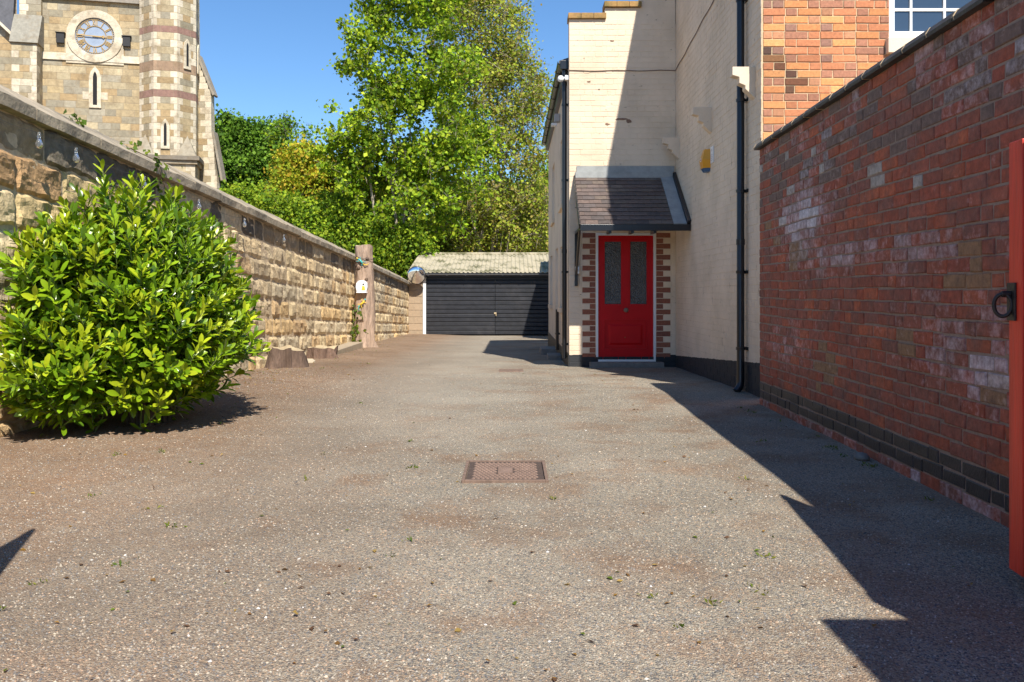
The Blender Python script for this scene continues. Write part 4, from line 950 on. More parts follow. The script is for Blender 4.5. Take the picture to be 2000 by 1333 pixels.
while zz < 16:
    py = 572-(zz+.14-EYE)*F/Yp; xr = P(redge(py), 0, Yp).x; xl = P(375, 0, Yp).x
    if xr-xl > .05:
        segs = [(xl, xr-.28), (xr-.28, xr)] if int(zz/.28) % 2 else [(xl, xr-.5), (xr-.5, xr)]
        for i_, (a_, b2) in enumerate(segs):
            if b2-a_ < .03: continue
            c = random.choice(pale) if i_ else random.choice(tan); kk = random.uniform(.85, 1.1)
            mb.box(a_+.004, b2-.004, Yp+random.uniform(-.004,.004), Yp+.45, zz+.004, zz+.276, 0, tuple(q*kk for q in c))
    zz += .28
for (pa, pb) in (((384,108),(414,184)), ((414,258),(431,350))):
    a_, b2 = P(*pa, Yp), P(*pb, Yp); d_ = (b2-a_).normalized(); nn_ = Vector((d_.z, 0, -d_.x)); nn_ = nn_ if nn_.x > 0 else -nn_
    mb.add([a_-Y_*.05, b2-Y_*.05+d_*.08, b2-Y_*.05+d_*.08+nn_*.10, a_-Y_*.05+nn_*.10]+[q+Y_*.48 for q in (a_, b2+d_*.08, b2+d_*.08+nn_*.10, a_+nn_*.10)], [(0,1,2,3),(4,7,6,5),(0,4,5,1),(1,5,6,2),(2,6,7,3),(3,7,4,0)], 0, (.30,.26,.2))
mb.build('right_buttress', M['ashlar'], CH)
# left buttress with slate-like weatherings and nave roof
mb = MB(); ub0, ub1 = uv(22, 100, .8)[0], uv(72, 100, .8)[0]; zb = uv(50, 84, .8)[1]; zt2 = uv(50, 28, .4)[1]
Ob = O_c+Nc*.8
ashface(mb, Ob, Uc, Nc, ub0, ub1, -.5, zb-.05, .29, [], lambda cu, cv, r_: random.choice(pale) if min(cu-ub0, ub1-cu) < (.42 if r_ % 2 else .2) else None, (.25,.5))
mb.box(ub0, ub1, -.8, -.015, -.5, zb, 1, (.34,.28,.19), M=Matrix(((Uc.x, Nc.x, 0, Ob.x), (Uc.y, Nc.y, 0, Ob.y), (0,0,1,0), (0,0,0,1))))
Mb = Matrix(((Uc.x, Nc.x, 0, Ob.x), (Uc.y, Nc.y, 0, Ob.y), (0,0,1,0), (0,0,0,1)))
# side return of the buttress in stones
sideO = Ob+Uc*ub1; 
ashface(mb, sideO, -Nc, Uc, 0, .8, -.5, zb, .29, [], lambda cu, cv, r_: random.choice(pale) if cu < .25 else None, (.3,.5))
for i in range(4):
    z0 = zb+(zt2-zb)*i/4; z1 = zb+(zt2-zb)*(i+1)/4; o0 = .06-.16*i
    mb.add([Mb @ Vector(p) for p in [(ub0-.06,o0+.04,z0),(ub1+.06,o0+.04,z0),(ub1+.06,o0-.12,z1+.02),(ub0-.06,o0-.12,z1+.02),(ub0-.06,-.8,z0),(ub1+.06,-.8,z0),(ub1+.06,-.8,z1+.02),(ub0-.06,-.8,z1+.02)]], [(0,1,2,3),(1,5,6,2),(0,3,7,4),(0,4,5,1)], 1, (.27,.25,.20))
ashface(mb, O_c+Nc*.2, Uc, Nc, ub0+.12, ub1-.0, zt2-.1, 16, .29, [], lambda cu, cv, r_: random.choice(pale) if cu-ub0 < .35 else None, (.25,.5))
ashface(mb, O_c+Nc*.2+Uc*ub1, -Nc, Uc, 0, .2, zt2-.1, 16, .29)
ul0 = uv(-160, 100)[0]
ashface(mb, O_c+Nc*.1, Uc, Nc, ul0, ub0, -.5, uv(0, 95)[1]+2.5, .29)
mb.build('left_buttress', [M['ashmortar'], M['ashlar']], CH)
mb = MB(); a_, b2 = onface(-260, -200, .4), onface(24, 66, .4); c_ = onface(30, -60, .35); d_ = onface(-260, -400, .35)
mb.add([a_, b2+Vector((0,0,.0)), c_, d_, a_-Nc*.3, b2-Nc*.3, c_-Nc*.3, d_-Nc*.3], [(0,1,2,3),(0,4,5,1),(1,5,6,2)], 0); mb.build('nave_roof', M['dslate'], CH)
mb = MB(); mb.add([a_-Z_*.12+Nc*.02, b2-Z_*.12+Nc*.02, b2+Z_*.03+Nc*.02, a_+Z_*.03+Nc*.02, a_-Z_*.12-Nc*.3, b2-Z_*.12-Nc*.3, b2+Z_*.03-Nc*.3, a_+Z_*.03-Nc*.3], [(0,1,2,3),(0,4,5,1),(3,2,6,7),(1,5,6,2)], 0, pale[1]); mb.build('roof_verge', M['ashlar'], CH)
# bulk of the tower behind
mb = MB(); mb.box(uL, uR+.6, -6.5, -.02, -.5, 16.5, 0, (.35,.28,.18), M=Matrix(((Uc.x, Nc.x, 0, O_c.x), (Uc.y, Nc.y, 0, O_c.y), (0,0,1,0), (0,0,0,1)))); mb.build('tower_body', M['ashlar'], CH)
# ---------------------------------------------------------------- LEAVES and TREES
def leafmesh(name, C, D, Nn_, Lm, W, cols, m, parent, shape='diamond', curl=.15):
    """C base points, D leaf axis, Nn_ normals, Lm lengths, W widths (n arrays)"""
    n = len(C); S = np.cross(D, Nn_); S /= np.linalg.norm(S, axis=1)[:, None]+1e-9; Nn_ = np.cross(S, D)
    L1 = Lm[:, None]; W1 = W[:, None]
    if shape == 'diamond':
        prof = [(0, 0, 0), (.5, -.5, .12), (1, 0, 0), (.5, .5, .12)]; faces = np.array([[0,1,2],[0,2,3]])
    else:
        ts = [(0, .04), (.14, .18), (.38, .40), (.66, .50), (.88, .34), (1, .05)]
        prof = []
        for t_, w_ in ts: prof += [(t_, -w_, .10*w_*2), (t_, 0, 0), (t_, w_, .10*w_*2)]
        fl = []
        for i in range(len(ts)-1):
            a = i*3; fl += [[a, a+1, a+4, a+3], [a+1, a+2, a+5, a+4]]
        faces = np.array(fl)
    V = []
    for (t_, w_, up) in prof:
        V.append(C + D*L1*t_ + S*W1*w_ + Nn_*(W1*up*(1 if shape != 'diamond' else 1)*1.0 - L1*curl*t_*t_))
    V = np.stack(V, 1).reshape(-1, 3); k = len(prof)
    idx = (faces[None] + (np.arange(n)*k)[:, None, None]).reshape(-1, faces.shape[1])
    me = bpy.data.meshes.new(name); me.vertices.add(len(V)); me.vertices.foreach_set('co', V.astype(np.float32).ravel())
    nf, fs = idx.shape; me.loops.add(nf*fs); me.loops.foreach_set('vertex_index', idx.ravel().astype(np.int32))
    me.polygons.add(nf); me.polygons.foreach_set('loop_start', np.arange(0, nf*fs, fs, dtype=np.int32)); me.polygons.foreach_set('loop_total', np.full(nf, fs, dtype=np.int32))
    if shape != 'diamond': me.polygons.foreach_set('use_smooth', np.ones(nf, dtype=bool))
    me.update(calc_edges=True)
    ca = me.color_attributes.new('Col', 'FLOAT_COLOR', 'POINT'); cc = np.repeat(np.concatenate([cols, np.zeros((n,1))], 1), k, 0); ca.data.foreach_set('color', cc.astype(np.float32).ravel())
    me.materials.append(m); o = bpy.data.objects.new(name, me); col.objects.link(o)
    if parent is not None: o.parent = parent; o.matrix_parent_inverse = world(parent).inverted()
    return o
def rdir(n, up=0.0):
    d = rng.normal(size=(n, 3)); d /= np.linalg.norm(d, axis=1)[:, None]; d[:, 2] += up; d /= np.linalg.norm(d, axis=1)[:, None]; return d
def pickcol(n, pal, var=.18):
    pal = np.array(pal); c = pal[rng.integers(0, len(pal), n)]; return c*(1+rng.uniform(-var, var, (n, 1)))
def tree(name, label, base, blobs, nclump, leaves, lsize, pal, r0, cat='tree', group=None, clr=.45, forks=1, barkc=(.16,.135,.10), twigs=3, upb=.3, trunk_top=None, sparse=0):
    """blobs: (cx,cy,cz,rx,ry,rz,weight)"""
    e = empty(name, base, label, cat, group); base = Vector(base)
    bl = np.array(blobs, dtype=float); wgt = bl[:, 6]/bl[:, 6].sum(); pick = rng.choice(len(bl), nclump, p=wgt)
    d = rng.normal(size=(nclump, 3)); d /= np.linalg.norm(d, axis=1)[:, None]; rad = rng.uniform(.25, 1.0, (nclump, 1))**.45; rad[rng.random(nclump) < .16] *= 1.2
    cl = bl[pick, :3]+d*rad*bl[pick, 3:6]
    cl[:, 2] = np.maximum(cl[:, 2], base.z+.8)
    top = trunk_top or Vector((base.x+.3, base.y, base.z+(bl[:, 2].max()-base.z)*1.0))
    nodes = []; rads = []; mb = MB()
    for f in range(forks):
        tt = Vector(top)+Vector((random.uniform(-1,1)*.16*(top[2]-base.z)*(forks > 1), random.uniform(-1,1)*1.0*(forks > 1), random.uniform(-.32,-.08)*(top[2]-base.z)*(forks > 1)))
        b0 = base+Vector((random.uniform(-.2,.2), random.uniform(-.2,.2), 0))*(forks > 1)*2; pts = []; n = 12
        for i in range(n+1):
            t_ = i/n; p = b0.lerp(tt, t_); bend = .03*(tt-b0).length*math.sin(t_*5+f*2)
            p += Vector((bend, bend*.5, 0)); pts.append(p); nodes.append(p); rads.append(r0*(1-t_*.9)/forks**.4)
        mb.tube(pts, [r0*(1-.9*i/n)/forks**.4*(1.25 if i == 0 else 1) for i in range(n+1)], 9, 0, barkc)
    order = np.argsort(np.linalg.norm(cl-np.array(base), axis=1)); NA = [np.array(p) for p in nodes]
    NR = list(rads); 
    for q in order:
        c = cl[q]; A = np.array(NA); v = c-A; dist = np.linalg.norm(v, axis=1); el = v[:, 2]/np.maximum(dist, .01)
        cost = dist*(1+1.2*np.maximum(0, upb-el)) ; cost[dist < .25] += 5
        k = int(np.argmin(cost)); s = Vector(A[k]); t_ = Vector(c); l = (t_-s).length; r_s = min(NR[k]*.65, .018+.020*l); m_ = max(3, int(l/.5))
        mid = s.lerp(t_, .5)+Vector((random.uniform(-.1,.1)*l, random.uniform(-.1,.1)*l, -.06*l+random.uniform(-.06,.06)*l))
        pts = []; rr = []
        for i in range(m_+1):
            u = i/m_; p = s*(1-u)**2+mid*2*u*(1-u)+t_*u*u; pts.append(p); rr.append(max(.006, r_s*(1-.75*u)))
            if i > 0: NA.append(np.array(p)); NR.append(rr[-1])
        mb.tube(pts, rr, 5, 0, barkc, cap=False)
        for _ in range(twigs):
            dd = Vector((random.gauss(0,1), random.gauss(0,1), random.gauss(.3,1))).normalized(); mb.tube([t_, t_+dd*clr*.6+Vector((0,0,.05)), t_+dd*clr*1.15], [.008, .006, .003], 3, 0, barkc, cap=False)
    mb.build('trunk', M['bark'], e, smooth=True)
    n = nclump*leaves; sel = rng.integers(0, nclump, n) if not sparse else rng.integers(0, nclump, n)
    size = rng.uniform(.6, 1.3, nclump)
    off = rng.normal(size=(n, 3))*clr*np.array([.55,.55,.42])*size[sel][:, None]
    C = cl[sel]+off
    nrm = rdir(n, 0)*.75+np.array([.12,-.38,.62]); nrm /= np.linalg.norm(nrm, axis=1)[:, None]; dr = rdir(n, -.15); s = rng.uniform(.5, 1.45, n)*lsize
    cc = pickcol(n, pal); tint = rng.uniform(.8, 1.2, nclump)[sel][:, None]; cc = cc*tint
    leafmesh('foliage', C, dr, nrm, s, s*.85, cc, M['leaf'], e, 'diamond', .1)
    return e
def blob(px, py, Y, rx, rz, ry=None, w_=1):   # radii in photo pixels
    p = P(px, py, Y); k = Y/F; return (p.x, p.y, p.z, rx*k, (ry or rx)*k, rz*k, w_)
def tbase(px, Y): return Vector((P(px, 0, Y).x, Y, gz(-3, 30)-.1))
lime = [(.33,.45,.02), (.25,.38,.016), (.42,.50,.03), (.16,.28,.012), (.11,.20,.012)]
tree('sycamore_tree', 'tall bright lime green sycamore in new leaf behind the wall and garage', tbase(778, 33.5),
     [blob(770,400,33.5,150,80,110,5), blob(800,260,33.5,165,110,120,9), blob(800,110,33.5,135,110,110,7), blob(800,-40,33.5,120,90,100,5), blob(690,300,33,75,55,60,2), blob(880,330,33.2,90,75,70,3)],
     760, 50, .15, lime, .17, clr=.34, forks=4, barkc=(.34,.29,.22))
olive = [(.32,.38,.035), (.38,.40,.05), (.23,.32,.025), (.32,.26,.06)]
tree('ash_tree', 'sparse olive tree with many fine upright branches above the garage roof', tbase(945, 38),
     [blob(980,330,38,95,110,80,4), blob(960,200,38,110,110,90,5), blob(930,70,38,105,100,80,5), blob(900,-20,38,80,60,70,2), blob(1010,170,38,62,80,50,2), blob(1020,430,38,70,70,60,3), blob(920,430,38,80,60,60,2)],
     700, 66, .12, olive, .20, clr=.55, forks=5, barkc=(.40,.34,.25), twigs=6)
dark = [(.10,.21,.018), (.13,.26,.022), (.07,.15,.016), (.19,.33,.03)]
tree('dark_tree', 'dark green dense tree right of the church tower', tbase(475, 47),
     [blob(470,320,47,70,70,60,4), blob(500,400,47,70,60,60,3), blob(455,270,47,40,35,40,1), blob(440,400,47,60,70,60,2), blob(520,290,47,30,45,30,1)],
     230, 210, .17, dark, .25, clr=.65, barkc=(.12,.10,.08))
yel = [(.46,.42,.025), (.36,.42,.025), (.50,.36,.035), (.22,.32,.02)]
tree('golden_shrub', 'yellow and orange tinged large shrub left of the lime green sycamore', tbase(620, 37.5),
     [blob(625,390,37.5,95,70,80,5), blob(600,330,37.5,55,45,50,2), blob(680,360,37.5,60,60,50,2), blob(560,400,37.5,50,40,50,2)],
     240, 190, .14, yel, .16, cat='shrub', clr=.5)
tree('young_tree', 'thin young tree with sparse twigs between the dark tree and the sycamore', tbase(590, 40),
     [blob(575,270,40,45,35,40,2), blob(600,340,40,50,60,40,3), blob(555,250,40,18,18,20,1)], 70, 40, .13, dark+lime[:2], .09, clr=.4, barkc=(.2,.17,.14))
hed = [(.17,.28,.016), (.24,.35,.018), (.10,.19,.012), (.32,.40,.022)]
tree('laurel_hedge', 'mid green leafy hedge bank just beyond the stone wall', tbase(600, 33),
     [blob(560,440,34,60,55,50,3), blob(640,470,33.5,70,60,50,4), blob(720,490,33,60,60,50,4), blob(790,500,33,40,55,40,2), blob(480,395,35,40,25,40,1), blob(680,430,34,60,40,50,2)],
     330, 230, .12, hed, .08, cat='hedge', clr=.5, forks=4)
tree('thicket', 'tangle of olive bushes and pale stems directly behind the garage roof', tbase(960, 37),
     [blob(900,470,40,70,50,40,3), blob(1000,460,41,80,60,40,4), blob(1060,440,41,50,80,40,2), blob(850,480,39,40,50,30,2)], 260, 150, .13, olive+hed[:2], .10, cat='bushes', clr=.6, forks=6, barkc=(.24,.2,.15))
tree('far_tree', 'tree seen low behind the sycamore and olive tree', tbase(1000, 52),
     [blob(820,420,54,110,90,60,3), blob(980,420,54,120,80,60,3), blob(700,430,54,100,70,60,3), blob(1080,400,54,60,60,60,1)], 330, 170, .22, dark+olive[:1], .25, clr=1.0)
# ---------------------------------------------------------------- LAUREL BUSH
lb = empty('laurel_bush', (-2.75, 6.6, .05), 'large glossy cherry laurel bush against the stone wall in the left foreground', 'bush')
def bush(e, blobs, nsh, lps, llen, pal, mm, seed=3):
    C, D, Nm, Ls, cc = [], [], [], [], []; mb = MB(); bl = np.array(blobs)
    wgt = bl[:, 6]/bl[:, 6].sum()
    for s_ in range(nsh):
        k = rng.choice(len(bl), p=wgt); d = rng.normal(size=3); d /= np.linalg.norm(d); 
        if d[2] < -.75: d[2] *= -.4; d /= np.linalg.norm(d)
        shell = rng.uniform(.62, 1.04) if rng.random() < .8 else rng.uniform(.2, .7)
        if rng.random() < .06: shell *= 1.12
        tip = bl[k, :3]+d*bl[k, 3:6]*shell; tip[0] = max(tip[0], -3.36)
        tip[2] = max(tip[2], .07+.07*rng.random())
        out = d*np.array([1,1,.7])+np.array([0,0,.75])+rng.normal(size=3)*.22; out /= np.linalg.norm(out)
        L = rng.uniform(.22, .36); base = tip-out*L; mb.tube([Vector(bl[k, :3]+(base-bl[k, :3])*.45), Vector(base), Vector(tip)], [.006, .005, .0025], 4, 0, (.16,.20,.05), cap=False)
        nl = int(rng.integers(lps-4, lps+3)); a0 = rng.uniform(0, 6.28); o1 = np.cross(out, [0.3,.2,.9]); o1 /= np.linalg.norm(o1); o2 = np.cross(out, o1)
        tone = rng.uniform(.8, 1.2); fresh = rng.random() < .35
        for i in range(nl):
            t_ = (i+.3)/nl; a = a0+i*2.4; side = o1*math.cos(a)+o2*math.sin(a)
            spread = 1.02-.70*t_
            ld = out*(1.0-.55*(1-t_))+side*spread; ld /= np.linalg.norm(ld)
            nm = out*1.0-side*.55+rng.normal(size=3)*.15+np.array([0,0,.2]); 
            C.append(base+out*L*t_); D.append(ld); Nm.append(nm); Ls.append(llen*rng.uniform(.7, 1.15)*(1 if t_ < .8 else .72))
            c = np.array(pal[2] if (fresh and t_ > .55) else pal[rng.integers(0, 2)] if rng.random() < .75 else pal[3]); cc.append(c*tone*rng.uniform(.88, 1.12))
    mb.build('stems', M['bark'], e)
    C, D, Nm, Ls, cc = map(np.array, (C, D, Nm, Ls, cc))
    leafmesh('foliage', C, D, Nm, Ls, Ls*.36, cc, mm, e, 'leaf', .16)
lp = [(.25,.38,.013), (.18,.31,.011), (.42,.50,.02), (.08,.16,.010)]
bush(lb, [(-2.86,6.70,1.02,.76,1.0,.90,7), (-2.74,6.50,.72,.70,.8,.60,5), (-2.68,6.9,.75,.66,.85,.60,3), (-3.08,6.05,.62,.5,.6,.48,3.2), (-3.12,6.15,1.15,.40,.6,.5,2.2), (-2.66,7.2,.9,.48,.7,.55,1.5)],
     3000, 14, .112, lp, M['laurel'])
mb = MB()
for i in range(14):
    a = random.uniform(0, 6.28); rr_ = random.uniform(.05, .5); mb.tube([(-2.75+.12*math.cos(a), 6.6+.12*math.sin(a), -.02), (-2.75+rr_*.5*math.cos(a), 6.6+rr_*.5*math.sin(a), .4), (-2.75+rr_*math.cos(a), 6.6+rr_*math.sin(a), .9)], [.022, .016, .008], 6, 0, (.12,.09,.06))
mb.build('branches', M['bark'], lb)
# ivy on the coping and by the trunk
def ivy(label, pts, nrm_, nl, size, spread):
    e = empty('ivy', pts[0], label, 'ivy'); mb = MB(); mb.tube(pts, .005, 4, 0, (.14,.10,.06)); mb.build('stem', M['bark'], e)
    C = np.array([np.array(pts[rng.integers(0, len(pts))])+rng.normal(size=3)*spread for _ in range(nl)]); D = rdir(nl, -.3); N_ = np.array([nrm_]*nl)+rng.normal(size=(nl,3))*.4
    s = rng.uniform(.7,1.3,nl)*size; leafmesh('foliage', C, D, N_, s, s*.9, pickcol(nl, [(.10,.17,.02), (.17,.21,.02), (.07,.11,.015)]), M['leaf'], e, 'diamond', .1)
yi = 8.35
ivy('green ivy sprig hanging over the coping behind the laurel bush', [(WX-.1, yi-.25, wtop(yi)+.20), (WX+.05, yi, wtop(yi)+.12), (WX+.07, yi+.1, wtop(yi)-.05), (WX+.07, yi+.25, wtop(yi)-.25)], (1,-.5,.5), 90, .055, .07)
ivy('yellow green ivy climbing the left foot of the tall cut trunk', [(-3.36, 18.75, -.1), (-3.38, 18.8, .25), (-3.36, 18.85, .6)], (.6,-1,.2), 130, .075, .09)
ivy('tiny green weed rooted on top of the coping below the clock', [(WX-.15, 7.25, wtop(7.25)+.22), (WX-.15, 7.2, wtop(7.2)+.27)], (0,-1,.5), 16, .05, .035)
# ---------------------------------------------------------------- CUT TRUNK, STUMPS
def trunk(name, label, base, h, r, flare, cat, barkc=(.38,.27,.195), topc=(.40,.30,.2), lobes=5, ph=0):
    e = empty(name, base, label, cat); base = Vector(base); mb = MB(); n = 36; m_ = 26; vs = []
    for j in range(m_+1):
        t_ = j/m_; z = h*t_
        fl = 1+flare*math.exp(-z/.28)*(1+.45*math.cos(lobes*0+0))
        for k in range(n):
            a = 2*math.pi*k/n; f2 = 1+flare*(math.exp(-z/.20)*(.55+.65*math.cos(lobes*a+ph))+.35*math.exp(-z/.7))
            nz = noise.fractal(Vector((math.cos(a)*2.2, math.sin(a)*2.2, z*1.6+ph)), 1, 2, 3)*.13+abs(noise.noise(Vector((math.cos(a)*6, math.sin(a)*6, z*1.2))))*.10
            rr_ = r*f2*(1+nz*(1.4 if h > 1 else 3.2))
            vs.append(base+Vector((math.cos(a)*rr_, math.sin(a)*rr_, z+(t_*.06*noise.noise(Vector((math.cos(a)*1.5,math.sin(a)*1.5,ph)))))))
    fs = [(j*n+k, j*n+(k+1) % n, (j+1)*n+(k+1) % n, (j+1)*n+k) for j in range(m_) for k in range(n)]
    mb.add(vs, fs, 0, barkc); mb.build('bark', M['bark'], e, smooth=True)
    mb = MB(); mb.add([base+Vector((0,0,h))]+[v+Vector((0,0,.002)) for v in vs[-n:]], [(0, k+1, (k+1) % n+1) for k in range(n)], 0); mb.build('cut_top', M['wood'], e)
    return e
TB = Vector((-3.22, 19.0, gz(-3.2, 19)-.03)); TT = trunk('dead_tree', 'tall bare cut tree trunk standing against the stone wall', TB, 2.24, .185, .62, 'tree trunk', lobes=5, ph=1.2)
mb = MB()
for (ph_, zz_) in ((-1.9, 1.25), (-1.2, 1.5), (-1.6, .95), (-1.1, 1.95), (-2.1, 1.75)):
    mb = MB(); c0 = TB+Vector((math.cos(ph_)*.20, math.sin(ph_)*.20, zz_)); d_ = Vector((math.cos(ph_), math.sin(ph_), .3)); mb.tube([c0-d_*.03, c0+d_*.015, c0+d_*.03], [.045,.035,.01], 8, 0, (.15,.10,.07)); mb.build('knot', M['bark'], TT, smooth=True)
bh = empty('bird_box', TB+Vector((0,-.2,1.3)), 'white round-topped bird box with a small dark hole on the cut trunk', 'bird box')
bc = P(707, 560, 18.76); mb = MB(); poly = [(-.105,-.11),(.105,-.11),(.125,-.02),(.115,.07),(.07,.12),(0,.135),(-.07,.12),(-.115,.07),(-.125,-.02)]
mb.prism(poly, bc+Vector((0,.06,0)), X_, Z_, -Y_, .13, 0); mb.build('box', M['white'], bh, bevel=.01)
mb = MB(); mb.lathe([(.0005,.002),(.018,.002),(.018,0)], bc+Vector((.04,-.0705,.045)), (0,-1,0), 12); mb.build('entrance_hole', M['hole'], bh)
mb = MB(); mb.prism([(-.02,-.08),(.06,-.08),(.05,-.0),(0,.02)], bc+Vector((.02,-.0705,0)), X_, Z_, -Y_, .004, 0); mb.build('painted_patch', M['yenamel'], bh)
mb = MB(); mb.box(bc.x-.11, bc.x+.11, bc.y-.07, bc.y+.08, bc.z-.135, bc.z-.112); mb.build('perch', M['bark'], bh)
def gecko(label, px, py, rot, m1, m2):
    e = empty('lizard_ornament', P(px, py, 18.78), label, 'ornament', 'painted lizard ornaments on the cut trunk')
    c0 = P(px, py, 18.775); Rm = Matrix.Rotation(rot, 4, 'Y'); T_ = lambda x, z, y=0: c0+(Rm @ Vector((x, y, z)))
    mb = MB(); mb.tube([T_(0,.10), T_(.01,.05), T_(0,0), T_(-.012,-.05)], [.012,.022,.024,.014], 8); 
    for sx in (-1, 1):
        mb.tube([T_(0,.05), T_(sx*.05,.07), T_(sx*.06,.10)], [.009,.007,.005], 5); mb.tube([T_(0,-.03), T_(sx*.05,-.045), T_(sx*.06,-.08)], [.009,.007,.005], 5)
    mb.build('body', m1, e, smooth=True)
    mb = MB(); mb.tube([T_(-.012,-.05), T_(.0,-.10), T_(.04,-.14), T_(.08,-.13)], [.014,.012,.009,.004], 6); mb.build('tail', m2, e, smooth=True); mb = MB(); mb.tube([T_(0,.10), T_(0,.125), T_(0,.145)], [.014,.02,.006], 8); mb.build('head', m2, e, smooth=True)
gecko('small teal and yellow lizard ornament near the top of the cut trunk', 706, 512, R(-50), M['teal'], M['yenamel'])
gecko('small yellow and teal lizard ornament low on the cut trunk below the bird box', 706, 594, R(40), M['yenamel'], M['teal'])
mb = MB(); mb.tube([TB+Vector((math.cos(a)*.225, math.sin(a)*.225, 1.955+.02*math.sin(a*2))) for a in np.linspace(0, 2*math.pi, 30)], .007, 6); tag(mb.build('wire', M['iron']), 'dark wire tied around the top of the cut trunk', 'wire')
S1 = Vector((-3.20, 12.25, gz(-3.2, 12.25)-.03)); trunk('tree_stump', 'nearer low tree stump with pale cut top beside the laurel bush', S1, .29, .14, .85, 'stump', (.13,.085,.06), lobes=3)
S2 = Vector((-3.18, 14.6, gz(-3.2, 14.6)-.03)); trunk('tree_stump', 'farther low tree stump between the bush and the cut trunk', S2, .20, .14, .8, 'stump', (.16,.10,.07), lobes=5, ph=2)
mb = MB(); mb.box(-3.40, -3.12, 15.1, 18.2, -.3, .02, 0); tag(mb.build('stone_kerb', mat('kerb', (.36,.29,.2), .9, namt=.25, bump=.005), bevel=.01), 'low pale stone kerb along the wall foot before the cut trunk', 'kerb')
for i, (px, py, Y, s_, lab) in enumerate(((596, 700, 13.3, .13, 'pale flat broken stone slab lying in front of the low stumps'), (572, 708, 12.9, .08, 'small pale stone chip lying beside the nearer stump'))):
    c0 = P(px, py, Y); z_ = gz(c0.x, Y); mb = MB(); pl = [(s_*math.cos(a)*random.uniform(.8,1.2)*1.4, s_*math.sin(a)*random.uniform(.7,1.1)) for a in np.linspace(0, 5.5, 7)]
    mb.prism(pl, Vector((c0.x, Y, z_)), X_, Vector((0,.98,.2)), Z_, .035, 0); tag(mb.build('stone_slab' if i == 0 else 'stone_chip', M['wood'] if False else mat('pale_stone', (.45,.38,.27), .9, namt=.2), bevel=.004), lab, 'stone')
c0 = P(1693, 888, 5.35); mb = MB(); mb.lathe([(.0005,.035),(.03,.03),(.05,.008),(.045,-.01),(.001,-.02)], (c0.x-.02, 5.38, gz(2.1,5.3)+.012), (.1,0,1), 10); tag(mb.build('cobble', M['concrete'], smooth=True), 'rounded grey cobble at the foot of the brick wall', 'stone')
# festoon bulbs along the wall
fs_ = empty('festoon_string', (WX+.08, 6.5, 2.0), 'string of clear festoon bulbs along the top of the stone wall', 'string lights')
mb = MB(); ys_ = [5.5, 6.22, 6.75, 8.0, 9.4, 11.0, 12.9]; pts = []
for a_, b2 in zip(ys_, ys_[1:]):
    for i in range(6): u = i/6; y = a_+(b2-a_)*u; pts.append((WX+.075, y, wtop(y)-.09-.03*4*u*(1-u)*(b2-a_)))
mb.tube(pts, .0016, 5); mb.build('flex', mat('clear_flex', (.10,.09,.08), .6), fs_)
for y in ys_[1:]:
    z = wtop(y)-.09; mb = MB(); mb.tube([(WX+.08, y, z), (WX+.08, y, z-.05)], .012, 8); mb.lathe([(.010,-.045),(.018,-.06),(.026,-.08),(.026,-.095),(.015,-.112),(.0005,-.116)], (WX+.08, y, z), (0,0,1), 14); mb.build('bulb', M['clearglass'], fs_, smooth=True)
# ---------------------------------------------------------------- LOOSE GRAVEL, LITTER, WEEDS
def pebbles(name, n, size, yr, pal, label):
    u = rng.random(n); Y = yr[0]*(yr[1]/yr[0])**u; half = Y*1.06/1.7*1.0; X = np.clip(rng.uniform(-1, 1, n)*half, -3.35, 2.2)
    keep = (np.abs(X) < 3.3) & ~((X > -.28) & (X < .2) & (Y > 4.75) & (Y < 5.33)) & ~((X > 1.0) & (Y > 12.9)) & ~((X > 2.16) )
    X, Y = X[keep], Y[keep]; n = len(X); s = size*rng.uniform(.5, 1.5, n)**1.3*(1+.05*Y)
    Z = np.array([gz(x, y) for x, y in zip(X, Y)])
    base = np.array([[1,0,0],[.2,.9,0],[-.85,.5,0],[-.7,-.6,0],[.4,-.9,0],[.15,.1,.75]]); faces = np.array([[0,1,5],[1,2,5],[2,3,5],[3,4,5],[4,0,5]])
    a = rng.uniform(0, 6.28, n); ca, sa = np.cos(a), np.sin(a); el = rng.uniform(.6, 1.0, n)
    V = np.zeros((n, 6, 3))
    for k in range(6):
        bx_, by_, bz_ = base[k]; jx = bx_+rng.normal(size=n)*.12; jy = (by_+rng.normal(size=n)*.12)*el
        V[:, k, 0] = X+s*(jx*ca-jy*sa); V[:, k, 1] = Y+s*(jx*sa+jy*ca); V[:, k, 2] = Z-s*.15+s*bz_*rng.uniform(.7,1.2,n)
    idx = (faces[None]+(np.arange(n)*6)[:, None, None]).reshape(-1, 3); me = bpy.data.meshes.new(name); V = V.reshape(-1, 3)
    me.vertices.add(len(V)); me.vertices.foreach_set('co', V.astype(np.float32).ravel()); nf = len(idx); me.loops.add(nf*3); me.loops.foreach_set('vertex_index', idx.ravel().astype(np.int32)); me.polygons.add(nf)
    me.polygons.foreach_set('loop_start', np.arange(0, nf*3, 3, dtype=np.int32)); me.polygons.foreach_set('loop_total', np.full(nf, 3, dtype=np.int32)); me.update(calc_edges=True)
    c = pickcol(n, pal, .25); ca_ = me.color_attributes.new('Col', 'FLOAT_COLOR', 'POINT'); ca_.data.foreach_set('color', np.repeat(np.concatenate([c, np.zeros((n,1))], 1), 6, 0).astype(np.float32).ravel())
    me.materials.append(M['peb']); o = bpy.data.objects.new(name, me); col.objects.link(o); tag(o, label, 'gravel', kind='stuff')
M['peb'] = mat('gravel_stone', attr=True, rough=.85, namt=.15, nscale=60)
pebbles('gravel', 90000, .0034, (2.2, 12), [(.21,.20,.185), (.31,.28,.23), (.38,.33,.25), (.31,.22,.15), (.44,.38,.29), (.09,.09,.09), (.12,.12,.12), (.17,.165,.155), (.38,.26,.17)], 'fine grey and brown gravel strewn over the drive')
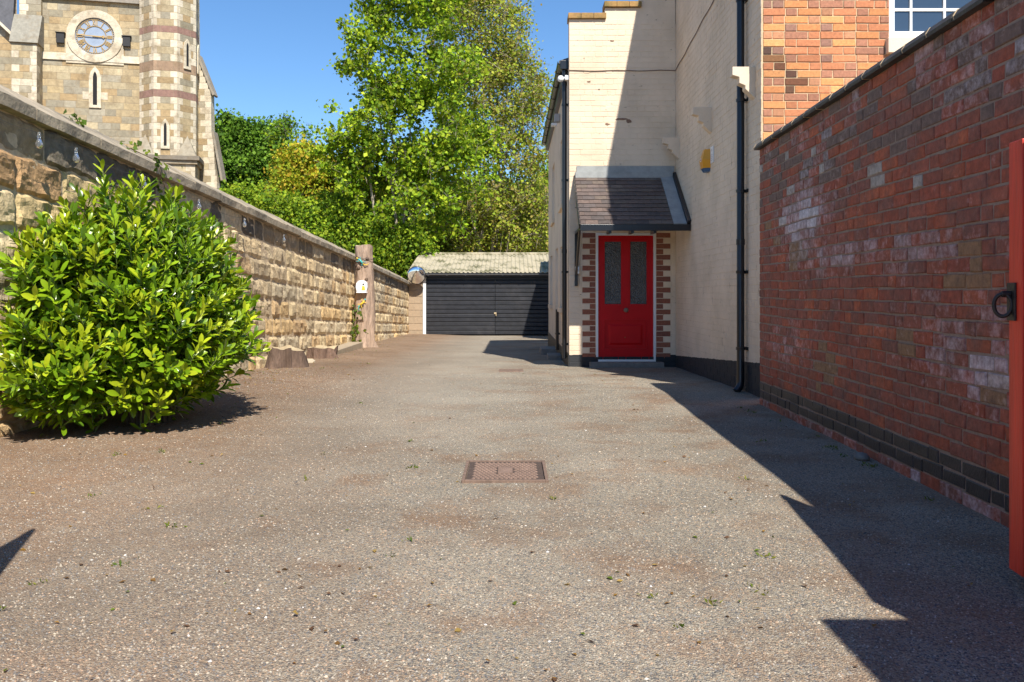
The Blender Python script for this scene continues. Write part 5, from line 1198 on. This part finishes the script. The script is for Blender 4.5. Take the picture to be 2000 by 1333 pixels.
pebbles('pale_chippings', 350, .0050, (2.2, 16), [(.50,.47,.42), (.55,.45,.33), (.60,.58,.54)], 'scattered pale stone chippings on the drive')
n = 420; Y = 2.3*(18/2.3)**rng.random(n); X = np.clip(rng.uniform(-1,1,n)*Y*.62, -3.3, 2.1); X = np.where(rng.random(n) < .4, np.clip(X-1.0, -3.3, 2), X)
C = np.array([[x, y, gz(x, y)+.006] for x, y in zip(X, Y)]); D = rdir(n); D[:, 2] *= .15; D /= np.linalg.norm(D, axis=1)[:, None]; N_ = np.array([[0,0,1.]]*n)+rng.normal(size=(n,3))*.3; s = rng.uniform(.012, .032, n)
n2 = 1500; Y2_ = 6.2*(28/6.2)**rng.random(n2); X2_ = -3.36+np.abs(rng.normal(size=n2))*.5
C = np.concatenate([C, np.array([[x, y, gz(x, y)+.006] for x, y in zip(X2_, Y2_)])]); n = len(C)
D = rdir(n); D[:, 2] *= .15; D /= np.linalg.norm(D, axis=1)[:, None]; N_ = np.array([[0,0,1.]]*n)+rng.normal(size=(n,3))*.3; s = rng.uniform(.012, .034, n)
tag(leafmesh('leaf_litter', C, D, N_, s, s*.6, pickcol(n, [(.30,.17,.04), (.22,.12,.04), (.12,.17,.02), (.35,.24,.07), (.16,.09,.05)]), M['leaf'], None, 'diamond', .1), 'small fallen leaves scattered over the gravel', 'leaf litter', kind='stuff')
n = 36; Y = 2.6*(14/2.6)**rng.random(n); X = np.where(rng.random(n) < .65, rng.uniform(-1, -.2, n)*Y*.6, rng.uniform(-.2, .55, n)*Y*.6); X = np.clip(X, -3.2, 2.1)
X = np.concatenate([X, rng.uniform(2.05, 2.2, 14)]); Y = np.concatenate([Y, rng.uniform(3.6, 8, 14)])
C = []; 
for x, y in zip(X, Y):
    for _ in range(int(rng.integers(5, 14))): xx = x+rng.normal()*.016; yy = y+rng.normal()*.016; C.append([xx, yy, gz(xx, yy)+.002])
C = np.array(C); n = len(C); D = rdir(n, .8); s = rng.uniform(.012, .03, n)
tag(leafmesh('weeds', C, D, rdir(n, .5), s, s*.35, pickcol(n, [(.13,.18,.02), (.20,.20,.03), (.09,.14,.02)]), M['leaf'], None, 'diamond', .1), 'tiny green weeds growing in the gravel', 'weeds', kind='stuff')
